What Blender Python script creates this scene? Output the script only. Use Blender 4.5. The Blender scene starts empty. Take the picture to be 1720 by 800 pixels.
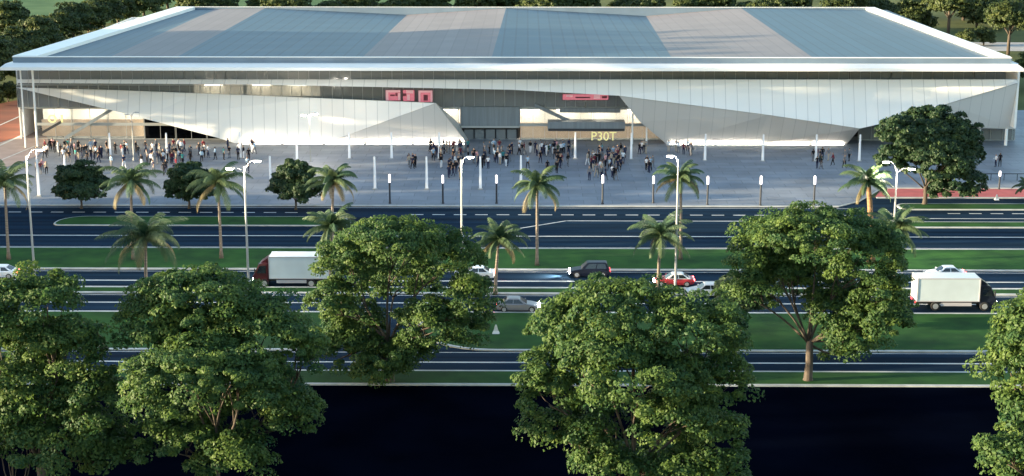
import bpy, bmesh, math, random
import numpy as np
from mathutils import Vector, Matrix
R = math.radians
C = bpy.context.scene.collection
SC = bpy.context.scene

# ---------------------------------------------------------------- camera, sky, sun, exposure
F, H, PITCH, YAW = 2638.0, 46.0, 13.37, 0.54
cd = bpy.data.cameras.new('camera'); cam = bpy.data.objects.new('camera', cd); C.objects.link(cam)
cam.location = (0, 0, H); cam.rotation_euler = (R(90 - PITCH), 0, R(YAW))
cd.sensor_width = 36; cd.lens = 36 * F / 1720; cd.clip_start = 1; cd.clip_end = 9000
SC.camera = cam
SUN_EL, SUN_AZ = 6.0, -98.0        # azimuth measured from +Y towards +X
w = bpy.data.worlds.new('World'); SC.world = w; w.use_nodes = True
nt = w.node_tree; bg = nt.nodes['Background']
sky = nt.nodes.new('ShaderNodeTexSky'); sky.sky_type = 'NISHITA'; sky.sun_disc = False
sky.sun_elevation = R(SUN_EL); sky.sun_rotation = R(SUN_AZ)
sky.air_density = 1.0; sky.dust_density = 0.6; sky.ozone_density = 1.4
nt.links.new(sky.outputs[0], bg.inputs[0]); bg.inputs[1].default_value = 0.15
sl = bpy.data.lights.new('sun', 'SUN'); sl.energy = 5.0; sl.angle = R(0.6); sl.color = (1.0, 0.82, 0.53)
so = bpy.data.objects.new('sun', sl); C.objects.link(so)
sdir = Vector((math.sin(R(SUN_AZ)) * math.cos(R(SUN_EL)), math.cos(R(SUN_AZ)) * math.cos(R(SUN_EL)), math.sin(R(SUN_EL))))
so.rotation_euler = (-sdir).to_track_quat('-Z', 'Y').to_euler(); so.location = sdir * 900
vs = SC.view_settings; vs.view_transform = 'Standard'; vs.look = 'None'; vs.gamma = 1; vs.use_curve_mapping = False
vs.exposure = 2.3
SC.cycles.max_bounces = 6; SC.cycles.transparent_max_bounces = 12; SC.cycles.sample_clamp_indirect = 4

# ---------------------------------------------------------------- projection helpers: photo pixel -> place in the world
_M = Matrix.Rotation(R(YAW), 3, 'Z') @ Matrix.Rotation(R(90 - PITCH), 3, 'X')
def ray(px, py): return _M @ Vector(((px - 860) / F, -(py - 400) / F, -1))
def G(px, py, z=0.0):
    d = ray(px, py); t = (z - H) / d.z; return Vector((d.x * t, d.y * t, z))
def PY(px, py, Y):
    d = ray(px, py); t = Y / d.y; return Vector((d.x * t, Y, H + d.z * t))
def YY(py): return G(860, py).y
def PPM(p):                                        # photo pixels per metre at a point
    return F / (-(_M.transposed() @ (Vector(p) - Vector((0, 0, H)))).z)

# ---------------------------------------------------------------- materials
def mat(name, col, rough=0.6, metal=0.0, var=0.0, scale=1.0, col2=None, emit=None, estr=0.0, bump=0.0, stretch=(1, 1, 1), spec=0.5, detail=6, lo=.35, hi=.65):
    m = bpy.data.materials.new(name); m.use_nodes = True
    n = m.node_tree.nodes; l = m.node_tree.links; b = n['Principled BSDF']
    b.inputs['Base Color'].default_value = (*col, 1); b.inputs['Roughness'].default_value = rough
    b.inputs['Metallic'].default_value = metal; b.inputs['Specular IOR Level'].default_value = spec
    if emit: b.inputs['Emission Color'].default_value = (*emit, 1); b.inputs['Emission Strength'].default_value = estr
    if var or col2:
        tc = n.new('ShaderNodeTexCoord'); mp = n.new('ShaderNodeMapping'); mp.inputs['Scale'].default_value = stretch
        nz = n.new('ShaderNodeTexNoise'); nz.inputs['Scale'].default_value = scale; nz.inputs['Detail'].default_value = detail
        cr = n.new('ShaderNodeValToRGB')
        c2 = col2 or tuple(c * (1 - var) for c in col)
        cr.color_ramp.elements[0].position = lo; cr.color_ramp.elements[1].position = hi
        cr.color_ramp.elements[0].color = (*c2, 1); cr.color_ramp.elements[1].color = (*col, 1)
        l.new(tc.outputs['Object'], mp.inputs[0]); l.new(mp.outputs[0], nz.inputs['Vector'])
        l.new(nz.outputs[0], cr.inputs[0]); l.new(cr.outputs[0], b.inputs['Base Color'])
        if bump:
            bp = n.new('ShaderNodeBump'); bp.inputs['Strength'].default_value = bump; bp.inputs['Distance'].default_value = .1
            l.new(nz.outputs[0], bp.inputs['Height']); l.new(bp.outputs[0], b.inputs['Normal'])
    return m

def seamed(name, col, seam, sx, sz, width, rough=.4, metal=0.0, tint=0.0, skew=0.0, bump=.0):
    """panel cladding: thin dark joints every sx metres (and every sz), every panel a hair different"""
    m = mat(name, col, rough, metal); n = m.node_tree.nodes; l = m.node_tree.links; b = n['Principled BSDF']
    tc = n.new('ShaderNodeTexCoord'); sp = n.new('ShaderNodeSeparateXYZ'); l.new(tc.outputs['Object'], sp.inputs[0])
    def math_(op, a, bb=None):
        q = n.new('ShaderNodeMath'); q.operation = op
        for i, v in enumerate((a, bb)):
            if v is None: continue
            if isinstance(v, (int, float)): q.inputs[i].default_value = v
            else: l.new(v, q.inputs[i])
        return q.outputs[0]
    xx = sp.outputs['X']
    if skew: xx = math_('ADD', xx, math_('MULTIPLY', sp.outputs['Y'], skew))
    u = math_('DIVIDE', xx, sx); fu = math_('FRACT', u); mask = math_('LESS_THAN', fu, width / sx)
    iu = math_('FLOOR', u); iv = None
    if sz:
        v = math_('DIVIDE', sp.outputs['Z'], sz); mask = math_('MAXIMUM', mask, math_('LESS_THAN', math_('FRACT', v), width / sz)); iv = math_('FLOOR', v)
    cb = n.new('ShaderNodeCombineXYZ'); l.new(iu, cb.inputs[0])
    if iv is not None: l.new(iv, cb.inputs[1])
    wn = n.new('ShaderNodeTexWhiteNoise'); l.new(cb.outputs[0], wn.inputs[0])
    mr = n.new('ShaderNodeMapRange'); mr.inputs[3].default_value = 1 - tint; mr.inputs[4].default_value = 1
    l.new(wn.outputs[0], mr.inputs[0])
    nz = n.new('ShaderNodeTexNoise'); nz.inputs['Scale'].default_value = .15; nz.inputs['Detail'].default_value = 5
    l.new(tc.outputs['Object'], nz.inputs['Vector'])
    mr2 = n.new('ShaderNodeMapRange'); mr2.inputs[1].default_value = .3; mr2.inputs[2].default_value = .7; mr2.inputs[3].default_value = 1 - tint; mr2.inputs[4].default_value = 1
    l.new(nz.outputs[0], mr2.inputs[0])
    k = math_('MULTIPLY', mr.outputs[0], mr2.outputs[0])
    vm = n.new('ShaderNodeVectorMath'); vm.operation = 'SCALE'; vm.inputs[0].default_value = col; l.new(k, vm.inputs['Scale'])
    mx = n.new('ShaderNodeMix'); mx.data_type = 'RGBA'; l.new(mask, mx.inputs[0]); l.new(vm.outputs[0], mx.inputs[6]); mx.inputs[7].default_value = (*seam, 1)
    l.new(mx.outputs[2], b.inputs['Base Color'])
    if bump:
        bp = n.new('ShaderNodeBump'); bp.inputs['Strength'].default_value = bump; bp.inputs['Distance'].default_value = .1
        l.new(mask, bp.inputs['Height']); l.new(bp.outputs[0], b.inputs['Normal'])
    return m

def paving(name, col, joint, sx, sy):
    m = mat(name, col, .55); n = m.node_tree.nodes; l = m.node_tree.links; b = n['Principled BSDF']
    tc = n.new('ShaderNodeTexCoord'); bk = n.new('ShaderNodeTexBrick'); bk.inputs['Scale'].default_value = 1.0
    bk.inputs['Brick Width'].default_value = sx; bk.inputs['Row Height'].default_value = sy; bk.inputs['Mortar Size'].default_value = .05
    bk.inputs['Color1'].default_value = (*col, 1); bk.inputs['Color2'].default_value = (*[c * .8 for c in col], 1); bk.inputs['Mortar'].default_value = (*joint, 1)
    l.new(tc.outputs['Object'], bk.inputs['Vector'])
    nz = n.new('ShaderNodeTexNoise'); nz.inputs['Scale'].default_value = .12; nz.inputs['Detail'].default_value = 7; nz.inputs['Roughness'].default_value = .65; l.new(tc.outputs['Object'], nz.inputs['Vector'])
    mr = n.new('ShaderNodeMapRange'); mr.inputs[1].default_value = .3; mr.inputs[2].default_value = .7; mr.inputs[3].default_value = .68; mr.inputs[4].default_value = 1.12; l.new(nz.outputs[0], mr.inputs[0])
    vm = n.new('ShaderNodeVectorMath'); vm.operation = 'SCALE'; l.new(bk.outputs[0], vm.inputs[0]); l.new(mr.outputs[0], vm.inputs['Scale']); l.new(vm.outputs[0], b.inputs['Base Color'])
    return m

def foliage(name, dark, light, transl=.3):
    m = bpy.data.materials.new(name); m.use_nodes = True; n = m.node_tree.nodes; l = m.node_tree.links
    b = n['Principled BSDF']; out = n['Material Output']
    at = n.new('ShaderNodeAttribute'); at.attribute_name = 'tone'
    cr = n.new('ShaderNodeValToRGB'); cr.color_ramp.elements[0].color = (*dark, 1); cr.color_ramp.elements[1].color = (*light, 1)
    l.new(at.outputs['Fac'], cr.inputs[0]); l.new(cr.outputs[0], b.inputs['Base Color'])
    b.inputs['Roughness'].default_value = .55; b.inputs['Specular IOR Level'].default_value = .25
    tr = n.new('ShaderNodeBsdfTranslucent'); l.new(cr.outputs[0], tr.inputs[0])
    mx = n.new('ShaderNodeMixShader'); mx.inputs[0].default_value = transl
    l.new(b.outputs[0], mx.inputs[1]); l.new(tr.outputs[0], mx.inputs[2]); l.new(mx.outputs[0], out.inputs[0])
    return m

def glass(name, tint, dens=.35, ior=1.5):
    m = bpy.data.materials.new(name); m.use_nodes = True; n = m.node_tree.nodes; l = m.node_tree.links
    out = n['Material Output']; n.remove(n['Principled BSDF'])
    gl = n.new('ShaderNodeBsdfGlossy'); gl.inputs['Roughness'].default_value = .08; gl.inputs[0].default_value = (.9, .95, 1, 1)
    tp = n.new('ShaderNodeBsdfTransparent'); tp.inputs[0].default_value = (*tint, 1)
    df = n.new('ShaderNodeBsdfDiffuse'); df.inputs[0].default_value = (.40, .42, .43, 1)
    m1 = n.new('ShaderNodeMixShader'); m1.inputs[0].default_value = dens
    fr = n.new('ShaderNodeFresnel'); fr.inputs[0].default_value = ior
    m2 = n.new('ShaderNodeMixShader')
    l.new(tp.outputs[0], m1.inputs[1]); l.new(df.outputs[0], m1.inputs[2])
    l.new(fr.outputs[0], m2.inputs[0]); l.new(m1.outputs[0], m2.inputs[1]); l.new(gl.outputs[0], m2.inputs[2]); l.new(m2.outputs[0], out.inputs[0])
    return m

M = {}
M['asphalt'] = mat('asphalt', (.0115, .0300, .0560), .9, var=.55, scale=.35, stretch=(.04, 1.6, 1), spec=.03)
M['fresh_asphalt'] = mat('fresh_asphalt', (.0013, .0022, .0062), .95, var=.45, scale=.12, spec=.0)
M['line'] = mat('road_paint', (.62, .63, .62), .6, var=.35, scale=1.2, stretch=(.3, 2, 1))
M['kerb'] = mat('kerb_concrete', (.46, .47, .45), .7, var=.25, scale=.8)
M['grass'] = mat('lawn_grass', (.026, .084, .018), .9, col2=(.014, .048, .014), scale=.30, bump=.6, spec=.1)
M['field'] = mat('far_grass', (.13, .14, .05), .9, col2=(.07, .085, .03), scale=.05, spec=.1)
M['lawn'] = mat('mown_lawn', (.12, .19, .08), .9, col2=(.06, .12, .05), scale=.05, spec=.1)
M['earth'] = mat('earth', (.06, .055, .03), .9, col2=(.035, .045, .02), scale=.06, spec=.1)
M['plaza'] = paving('plaza_paving', (.235, .258, .295), (.12, .135, .16), 4.0, 2.4)
M['pink'] = mat('pink_paving', (.36, .28, .26), .8, var=.2, scale=.4)
M['red_paving'] = mat('red_paving', (.42, .085, .08), .8, var=.25, scale=.5)
M['clay'] = mat('clay_surface', (.24, .068, .036), .9, col2=(.14, .042, .024), scale=.25, stretch=(.15, 1, 1))
M['pale_path'] = mat('pale_path', (.40, .38, .36), .8, var=.2, scale=.3)
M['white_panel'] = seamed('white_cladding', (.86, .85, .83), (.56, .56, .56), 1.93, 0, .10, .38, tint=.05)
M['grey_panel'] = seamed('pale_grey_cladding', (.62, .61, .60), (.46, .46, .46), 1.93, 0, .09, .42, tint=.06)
M['white'] = mat('white_metal', (.82, .83, .83), .4, var=.06, scale=.3)
M['fascia'] = mat('fascia_metal', (.86, .84, .82), .35, var=.05, scale=.2)
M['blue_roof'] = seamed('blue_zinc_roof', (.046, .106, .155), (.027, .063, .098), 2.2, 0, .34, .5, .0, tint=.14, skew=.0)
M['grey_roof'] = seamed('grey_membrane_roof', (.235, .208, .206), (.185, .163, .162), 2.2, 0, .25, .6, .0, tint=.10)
M['upstand'] = mat('roof_upstand', (.17, .23, .30), .5, var=.15, scale=.3)
M['glass'] = glass('facade_glass', (.72, .76, .76), .42)
M['dark_glass'] = glass('dark_glass', (.10, .12, .15), .0, 1.2)
M['clerestory_glass'] = glass('clerestory_glass', (.8, .8, .8), .62)
M['lobby_glass'] = glass('lobby_glass', (.92, .94, .92), .08)
M['mullion'] = mat('mullion_metal', (.38, .40, .41), .45, .3)
M['dark_metal'] = mat('dark_metal', (.03, .035, .045), .5, .2)
M['soffit'] = mat('soffit', (.34, .36, .37), .6, var=.1, scale=.2)
M['grey_wall'] = mat('grey_metal_wall', (.20, .235, .27), .5, var=.2, scale=.6, stretch=(4, 1, .2))
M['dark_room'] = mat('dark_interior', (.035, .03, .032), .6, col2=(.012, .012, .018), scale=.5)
M['mid_room'] = mat('interior_hall', (.50, .47, .43), .7, col2=(.13, .12, .12), scale=.45, stretch=(.6, 1, 1.6), lo=.4, hi=.6)
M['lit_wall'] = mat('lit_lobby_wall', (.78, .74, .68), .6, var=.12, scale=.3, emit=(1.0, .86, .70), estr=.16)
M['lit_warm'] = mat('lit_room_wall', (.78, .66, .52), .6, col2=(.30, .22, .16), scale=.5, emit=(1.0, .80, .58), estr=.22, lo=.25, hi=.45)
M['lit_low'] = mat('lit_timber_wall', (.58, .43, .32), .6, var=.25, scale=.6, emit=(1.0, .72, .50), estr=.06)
M['slab'] = mat('concrete_slab', (.42, .44, .45), .6, var=.15, scale=.4)
M['lamp_strip'] = mat('uplight_lens', (.8, .8, .8), .4, emit=(1.0, .88, .72), estr=12)
M['ceil_lamp'] = mat('ceiling_lamp_lens', (.8, .8, .8), .4, emit=(1.0, .88, .70), estr=5.0)
M['red_screen'] = mat('red_screen', (.42, .10, .13), .4, col2=(.30, .05, .09), scale=1.6, emit=(1.0, .30, .38), estr=.09)
M['pink_mark'] = mat('pink_mark', (.62, .34, .38), .4, emit=(1, .55, .62), estr=.06)
M['maroon_mark'] = mat('maroon_mark', (.16, .02, .05), .4)
M['yellow_sign'] = mat('yellow_letter', (.72, .66, .28), .5, emit=(1, .9, .42), estr=.10)
M['bark'] = mat('bark', (.085, .065, .05), .9, var=.5, scale=3, stretch=(1, 1, .2), bump=.5)
M['palm_bark'] = mat('palm_bark', (.20, .165, .135), .9, var=.5, scale=2, stretch=(.2, .2, 4), bump=.5)
M['palm_bark_orange'] = mat('palm_boot_bark', (.27, .15, .075), .9, var=.5, scale=2, stretch=(.3, .3, 3), bump=.5)
M['leaf_a'] = foliage('rain_tree_leaves', (.018, .068, .031), (.118, .178, .036), .48)
M['leaf_b'] = foliage('dark_tree_leaves', (.007, .028, .017), (.042, .072, .022), .3)
M['leaf_far'] = foliage('hedge_leaves', (.016, .038, .018), (.095, .115, .028), .35)
M['leaf_pale'] = foliage('pale_tree_leaves', (.035, .07, .04), (.10, .125, .045))
M['palm_leaf'] = foliage('palm_leaves', (.020, .056, .030), (.080, .112, .048), .25)
M['palm_dry'] = foliage('palm_dry_leaves', (.085, .072, .034), (.19, .15, .07), .2)
M['yellow_leaf'] = foliage('yellow_leaves', (.16, .17, .03), (.30, .29, .06), .35)
M['tyre'] = mat('tyre_rubber', (.012, .012, .013), .8)
M['rim'] = mat('wheel_rim', (.45, .45, .47), .35, .6)
M['car_glass'] = mat('car_glass', (.012, .016, .02), .06, spec=.8)
M['head_lamp'] = mat('headlamp_lens', (.9, .9, .85), .3, emit=(1.0, .93, .82), estr=40.0)
M['tail_lamp'] = mat('tail_lamp_lens', (.6, .02, .03), .3, emit=(1.0, .06, .06), estr=8.0)
M['tail_dim'] = mat('tail_lamp_off', (.35, .02, .02), .3, emit=(1.0, .06, .06), estr=1.0)
M['street_lens'] = mat('street_lamp_lens', (.9, .9, .85), .3, emit=(1.0, .88, .72), estr=26.0)
M['lamp_steel'] = mat('lamp_post_steel', (.36, .37, .37), .45, .3, var=.12, scale=.4)
M['post_glow'] = mat('post_lens', (.85, .85, .88), .3, emit=(1.0, .86, .90), estr=.5)
M['pylon'] = mat('light_pylon_shell', (.74, .75, .78), .35, emit=(.9, .95, 1.0), estr=.02)
M['post_dark'] = mat('dark_post', (.02, .024, .035), .5, .2)
def paint(name, c): return mat(name, c, .28, .25, spec=.6)
M['p_white'] = paint('white_paint', (.74, .75, .76)); M['p_red'] = paint('red_paint', (.06, .006, .012)); M['p_cherry'] = paint('cherry_paint', (.42, .04, .055)); M['p_dark'] = mat('navy_paint', (.008, .011, .022), .35, 0, spec=.25)
M['p_silver'] = paint('silver_paint', (.50, .51, .53)); M['p_grey'] = paint('grey_paint', (.22, .22, .24))
M['box_white'] = mat('truck_box_white', (.52, .59, .62), .45, var=.10, scale=.5)
M['chassis'] = mat('chassis_black', (.015, .015, .018), .6)
M['skirt'] = mat('side_guard_grey', (.42, .40, .42), .5)
def cloth(n, c): return mat(n, c, .85, spec=.1)
CL = {'black': (.012, .012, .016), 'navy': (.02, .026, .06), 'white': (.72, .72, .74), 'grey': (.16, .165, .18), 'light blue': (.30, .42, .55),
      'maroon': (.13, .022, .035), 'beige': (.40, .34, .27), 'teal': (.04, .20, .21), 'dark green': (.025, .05, .03), 'pink': (.55, .28, .30)}
for k, v in CL.items(): M['c_' + k] = cloth('cloth_' + k.replace(' ', '_'), v)
M['skin'] = mat('skin', (.36, .22, .15), .6); M['skin_dark'] = mat('skin_deep', (.13, .075, .05), .6)
M['hair'] = mat('hair', (.012, .01, .01), .6)

# ---------------------------------------------------------------- mesh builder
class MB:
    def __init__(s): s.v = []; s.f = []; s.m = []
    def add(s, vs_, fs, mi=0):
        o = len(s.v); s.v += [tuple(v) for v in vs_]; s.f += [tuple(i + o for i in f) for f in fs]; s.m += [mi] * len(fs); return s
    def box(s, x0, x1, y0, y1, z0, z1, mi=0):
        v = [(x, y, z) for z in (z0, z1) for y in (y0, y1) for x in (x0, x1)]
        return s.add(v, [(0, 2, 3, 1), (4, 5, 7, 6), (0, 1, 5, 4), (2, 6, 7, 3), (0, 4, 6, 2), (1, 3, 7, 5)], mi)
    def hexa(s, lo, hi, mi=0):                     # two matching rings of points
        n = len(lo); f = [tuple(range(n - 1, -1, -1)), tuple(range(n, 2 * n))]
        f += [(i, (i + 1) % n, n + (i + 1) % n, n + i) for i in range(n)]
        return s.add(list(lo) + list(hi), f, mi)
    def tube(s, pts, rad, n=8, mi=0):
        pts = [Vector(p) for p in pts]; vs_ = []; fs = []
        if not hasattr(rad, '__len__'): rad = [rad] * len(pts)
        for i, p in enumerate(pts):
            d = (pts[min(i + 1, len(pts) - 1)] - pts[max(i - 1, 0)]).normalized()
            a = d.orthogonal().normalized() if abs(d.z) < .95 else Vector((1, 0, 0)); a = (a - d * a.dot(d)).normalized(); b = d.cross(a)
            for k in range(n):
                t = 2 * math.pi * k / n; vs_.append(p + (a * math.cos(t) + b * math.sin(t)) * rad[i])
        for i in range(len(pts) - 1):
            for k in range(n): fs.append((i * n + k, i * n + (k + 1) % n, (i + 1) * n + (k + 1) % n, (i + 1) * n + k))
        fs += [tuple(range(n - 1, -1, -1)), tuple((len(pts) - 1) * n + k for k in range(n))]
        return s.add(vs_, fs, mi)
    def cyl(s, c, axis, r, h, n=14, mi=0):
        c = Vector(c); a = Vector(axis).normalized() * h / 2; return s.tube([c - a, c + a], r, n, mi)
    def slab(s, pts, back, mi=0):                  # a traced plate given real thickness
        b = Vector(back); return s.hexa([Vector(p) + b for p in pts][::-1], list(pts)[::-1], mi)
    def build(s, name, mats, parent=None, off=(0, 0, 0), smooth=False, bevel=0.0):
        me = bpy.data.meshes.new(name); off = Vector(off)
        me.from_pydata([tuple(Vector(v) - off) for v in s.v], [], s.f)
        mats = mats if isinstance(mats, (list, tuple)) else [mats]
        for m_ in mats: me.materials.append(m_)
        if len(mats) > 1: me.polygons.foreach_set('material_index', s.m)
        bm = bmesh.new(); bm.from_mesh(me); bmesh.ops.recalc_face_normals(bm, faces=bm.faces); bm.to_mesh(me); bm.free()
        if smooth: me.polygons.foreach_set('use_smooth', [True] * len(me.polygons))
        o = bpy.data.objects.new(name, me); C.objects.link(o)
        if parent: o.parent = parent
        if bevel:
            bv = o.modifiers.new('bevel', 'BEVEL'); bv.width = bevel; bv.segments = 2; bv.limit_method = 'ANGLE'; bv.angle_limit = R(25)
        return o

def tag(o, label=None, cat=None, group=None, kind=None):
    if label: o['label'] = label
    if cat: o['category'] = cat
    if group: o['group'] = group
    if kind: o['kind'] = kind
    return o
def empty(name, loc, rz=0, **k):
    o = bpy.data.objects.new(name, None); C.objects.link(o); o.location = loc; o.rotation_euler = (0, 0, rz); o.empty_display_size = .5
    return tag(o, **k)
def copy_tree(o, loc, rz=0, scale=1.0, label=None):
    kids = {}
    for x in bpy.data.objects:
        if x.parent: kids.setdefault(x.parent.name, []).append(x)
    def rec(s, parent):
        c = s.copy(); C.objects.link(c)
        if parent: c.parent = parent
        for k in kids.get(s.name, []): rec(k, c)
        return c
    r = rec(o, None); r.location = loc; r.rotation_euler = (0, 0, rz); r.scale = (scale,) * 3
    if label: r['label'] = label
    return r
def struct(name, mb, m, **k): return tag(mb.build(name, m, **k), kind='structure')
def sheet(name, pts, m): return struct(name, MB().add(pts, [tuple(range(len(pts)))]), m)

# ---------------------------------------------------------------- ground, roads, verges
XL, XR = -170, 170
sheet('ground', [(-3500, -200, -.06), (3500, -200, -.06), (3500, 6000, -.06), (-3500, 6000, -.06)], M['field'])
Yk0 = YY(649)
sheet('car_park', [(XL, 60, 0), (XR, 60, 0), (XR, Yk0, 0), (XL, Yk0, 0)], M['fresh_asphalt'])
sheet('road', [(XL, Yk0, 0), (XR, Yk0, 0), (XR, YY(331), 0), (XL, YY(331), 0)], M['asphalt'])
def rounded(x0, x1, y0, y1, r):                    # r: radii at (x0,y0),(x1,y0),(x1,y1),(x0,y1)
    out = []
    for (cx, cy, rr, a0) in ((x0, y0, r[0], 180), (x1, y0, r[1], 270), (x1, y1, r[2], 0), (x0, y1, r[3], 90)):
        sx = 1 if cx == x0 else -1; sy = 1 if cy == y0 else -1
        if rr <= 0: out.append((cx, cy)); continue
        for k in range(9):
            a = R(a0 + 90 * k / 8); out.append((cx + sx * rr + rr * math.cos(a), cy + sy * rr + rr * math.sin(a)))
    return out
def island(x0, x1, ya, yb, r=(0, 0, 0, 0), kw=.42):
    y0, y1 = min(ya, yb), max(ya, yb)
    o = rounded(x0, x1, y0, y1, r); mb = MB()
    mb.hexa([(x, y, -.03) for x, y in o], [(x, y, .13) for x, y in o])
    struct('kerb', mb, M['kerb'])
    i = rounded(x0 + (kw if x0 > XL else 0), x1 - (kw if x1 < XR else 0), y0 + kw, y1 - kw, [max(0, q - kw) for q in r])
    mb = MB().hexa([(x, y, .10) for x, y in i], [(x, y, .155) for x, y in i])
    struct('grass_verge', mb, M['grass'])
def X(px, py): return G(px, py).x
island(XL, XR, YY(648.5), YY(624))                                                     # strip in front of the car park
island(XL, X(600, 560), YY(590.5), YY(526), (3, 6, 4, 3))                              # lower median, broken by a crossover
island(X(700, 560), XR, YY(590.5), YY(526), (8, 3, 3, 4))
island(XL, XR, YY(495), YY(484.5), kw=.5)                                              # slim median
island(XL, XR, YY(454.5), YY(418.5))                                                   # wide palm median
island(X(92, 375), X(590, 375), YY(381), YY(366), (1.2, 1.2, 3.6, 3.6), kw=.24)        # slip-lane nose on the left
island(X(1500, 378), XR, YY(382), YY(372.5), (1.2, 0, 0, 1.2), kw=.35)
island(X(1506, 347), XR, YY(352), YY(342), (1.6, 0, 0, 1.6), kw=.35)                   # nose under the big tree
def hline(py, px0, px1, wd=.22, z=.008):
    y = YY(py); sheet('road_marking', [(X(px0, py), y - wd / 2, z), (X(px1, py), y - wd / 2, z), (X(px1, py), y + wd / 2, z), (X(px0, py), y + wd / 2, z)], M['line'])
E0, E1 = -300, 2020
hline(609, E0, E1, .32); hline(509.5, E0, E1, .34); hline(472.5, E0, E1, .40); hline(397, E0, E1, .36)
hline(371, 950, 1435, .30); hline(366, 1505, E1, .3)
for py, wd in ((592.5, .14), (622.5, .14), (524, .14), (497, .14), (482.5, .14), (457, .14), (416, .16), (349.5, .2)): hline(py, E0, E1 if py != 349.5 else 1440, wd)
mb = MB()
def dashes(py, px0, px1, ln, gap, wd):
    x, y = X(px0, py), YY(py)
    while x < X(px1, py): mb.add([(x, y - wd / 2, .008), (x + ln, y - wd / 2, .008), (x + ln, y + wd / 2, .008), (x, y + wd / 2, .008)], [(0, 1, 2, 3)]); x += ln + gap
dashes(358, -60, 560, 1.7, 1.2, .34); dashes(361, 690, 1440, 1.7, 1.2, .36); dashes(357.5, 1590, 1900, 1.7, 1.2, .34)
struct('lane_dashes', mb, M['line'])
a, b = G(872, 384), G(952, 371); n_ = Vector((-(b - a).y, (b - a).x, 0)).normalized() * .14; z_ = Vector((0, 0, .008))
sheet('taper_marking', [a - n_ + z_, b - n_ + z_, b + n_ + z_, a + n_ + z_], M['line'])
# plaza: raised slab with a pale kerb along the road, cut back on the right by the side road
yp = YY(346); pl = [(XL, yp), (X(1405, 345), yp), (X(1440, 336), YY(337)), (X(1462, 325), YY(325)), (X(1480, 316), YY(315)), (XR, YY(315)), (XR, 300), (XL, 300)]
struct('plaza_kerb', MB().hexa([(x, y - (.55 if y < 235 else 0), -.04) for x, y in pl], [(x, y - (.55 if y < 235 else 0), .115) for x, y in pl]), M['kerb'])
struct('plaza', MB().hexa([(x, y, .09) for x, y in pl], [(x, y, .14) for x, y in pl]), M['plaza'])
sheet('side_pavement', [(X(1462, 325), YY(331), .03), (XR, YY(331), .03), (XR, YY(315.5), .03), (X(1480, 316), YY(315.5), .03)], M['red_paving'])
struct('kerb', MB().box(X(1470, 331), XR, YY(331) - .5, YY(331), -.03, .12), M['kerb'])
# left of the hall: clay courts with white lines, pink paving, lawn; service yard behind
cz = .17
sheet('clay_court', [G(-150, 190, cz), G(-10, 176, cz), G(40, 166, cz), G(66, 160, cz), G(74, 216, cz), G(-160, 290, cz)], M['clay'])
mb = MB()
for (p, q, wpx) in (((-40, 262), (76, 210), .5), ((-40, 228), (66, 181), .4), ((-30, 282), (60, 245), .3)):
    a, b = G(*p, .19), G(*q, .19); n_ = Vector((-(b - a).y, (b - a).x, 0)).normalized() * wpx / 2
    mb.add([a - n_, b - n_, b + n_, a + n_], [(0, 1, 2, 3)])
struct('court_lines', mb, M['line'])
sheet('pink_pavement', [G(-160, 291, .18), G(74, 217, .18), G(82, 238, .18), G(64, 262, .18), G(-100, 320, .18)], M['pink'])
sheet('lawn', [(-190, 470, .0), (-20, 470, .0), (0, 1200, .0), (-420, 1200, .0), (-260, 600, .0)], M['lawn'])
sheet('service_road', [G(1560, 86, 0), G(1800, 86, 0), G(1800, 72, 0), G(1500, 70, 0)], M['pale_path'])
sheet('service_yard', [G(1700, 118, .0), G(1850, 150, .0), G(1850, 104, .0), G(1690, 104, .0)], M['pale_path'])

# ---------------------------------------------------------------- the exhibition hall
YF, YE, YG = 262.0, 255.0, 266.0
hall = empty('exhibition_hall', (0, YF, 0), label='long white exhibition hall with folded facade panels and striped blue and grey roof', cat='building')
HO = (0, YF, 0)
def hp(mb, name, m, parent=None, **k): return mb.build(name, m, parent or hall, HO, **k)
ze0, ze1 = PY(860, 122, YE).z, PY(860, 110, YE).z
xl, xr = PY(0, 119, YE).x, PY(1720, 119, YE).x
zu = ze1 + 1.05
YR = G(860, 11, zu + .1).y; rl, rr_ = PY(288, 10.5, YR), PY(1478, 12, YR)
outer = [Vector((xl, YE, 0)), Vector((xr, YE, 0)), Vector((rr_.x, YR, 0)), Vector((rl.x, YR, 0))]
def ring(ins_f, ins_s, ins_b, z):
    return [Vector((xl + ins_s, YE + ins_f, z)), Vector((xr - ins_s, YE + ins_f, z)), Vector((rr_.x - ins_s, YR - ins_b, z)), Vector((rl.x + ins_s, YR - ins_b, z))]
def ringloft(mb, rings):
    v = [p for r in rings for p in r]; f = []
    for i in range(len(rings) - 1):
        for k in range(4): f.append((i * 4 + k, i * 4 + (k + 1) % 4, i * 4 + 4 + (k + 1) % 4, i * 4 + 4 + k))
    mb.add(v, f)
mb = MB(); ringloft(mb, [ring(5.0, 5.0, 2, ze0 + .15), ring(0, 0, 0, ze0 + .25), ring(.05, .05, .05, ze0 + .75), ring(.9, .7, .6, ze1 + .1), ring(1.6, 1.7, 1.0, ze1 + .16)])
fascia = hp(mb, 'fascia', M['fascia'])
mb = MB(); ringloft(mb, [ring(1.6, 1.7, 1.0, ze1 - .2), ring(1.6, 1.7, 1.0, zu), ring(2.0, 2.1, 1.3, zu), [Vector((p.x, p.y, ze1 - (.1 if p.y < 300 else 2.9))) for p in ring(2.0, 2.1, 1.3, 0)]])
hp(mb, 'parapet', M['upstand'])
mb = MB()
ringloft(mb, [ring(1.55, 1.6, .95, zu + .004), ring(1.55, 1.6, .95, zu + .10), ring(2.1, 2.2, 1.4, zu + .10), ring(2.1, 2.2, 1.4, zu + .004), ring(1.55, 1.6, .95, zu + .004)])
hp(mb, 'parapet_cap', M['fascia'])
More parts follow.
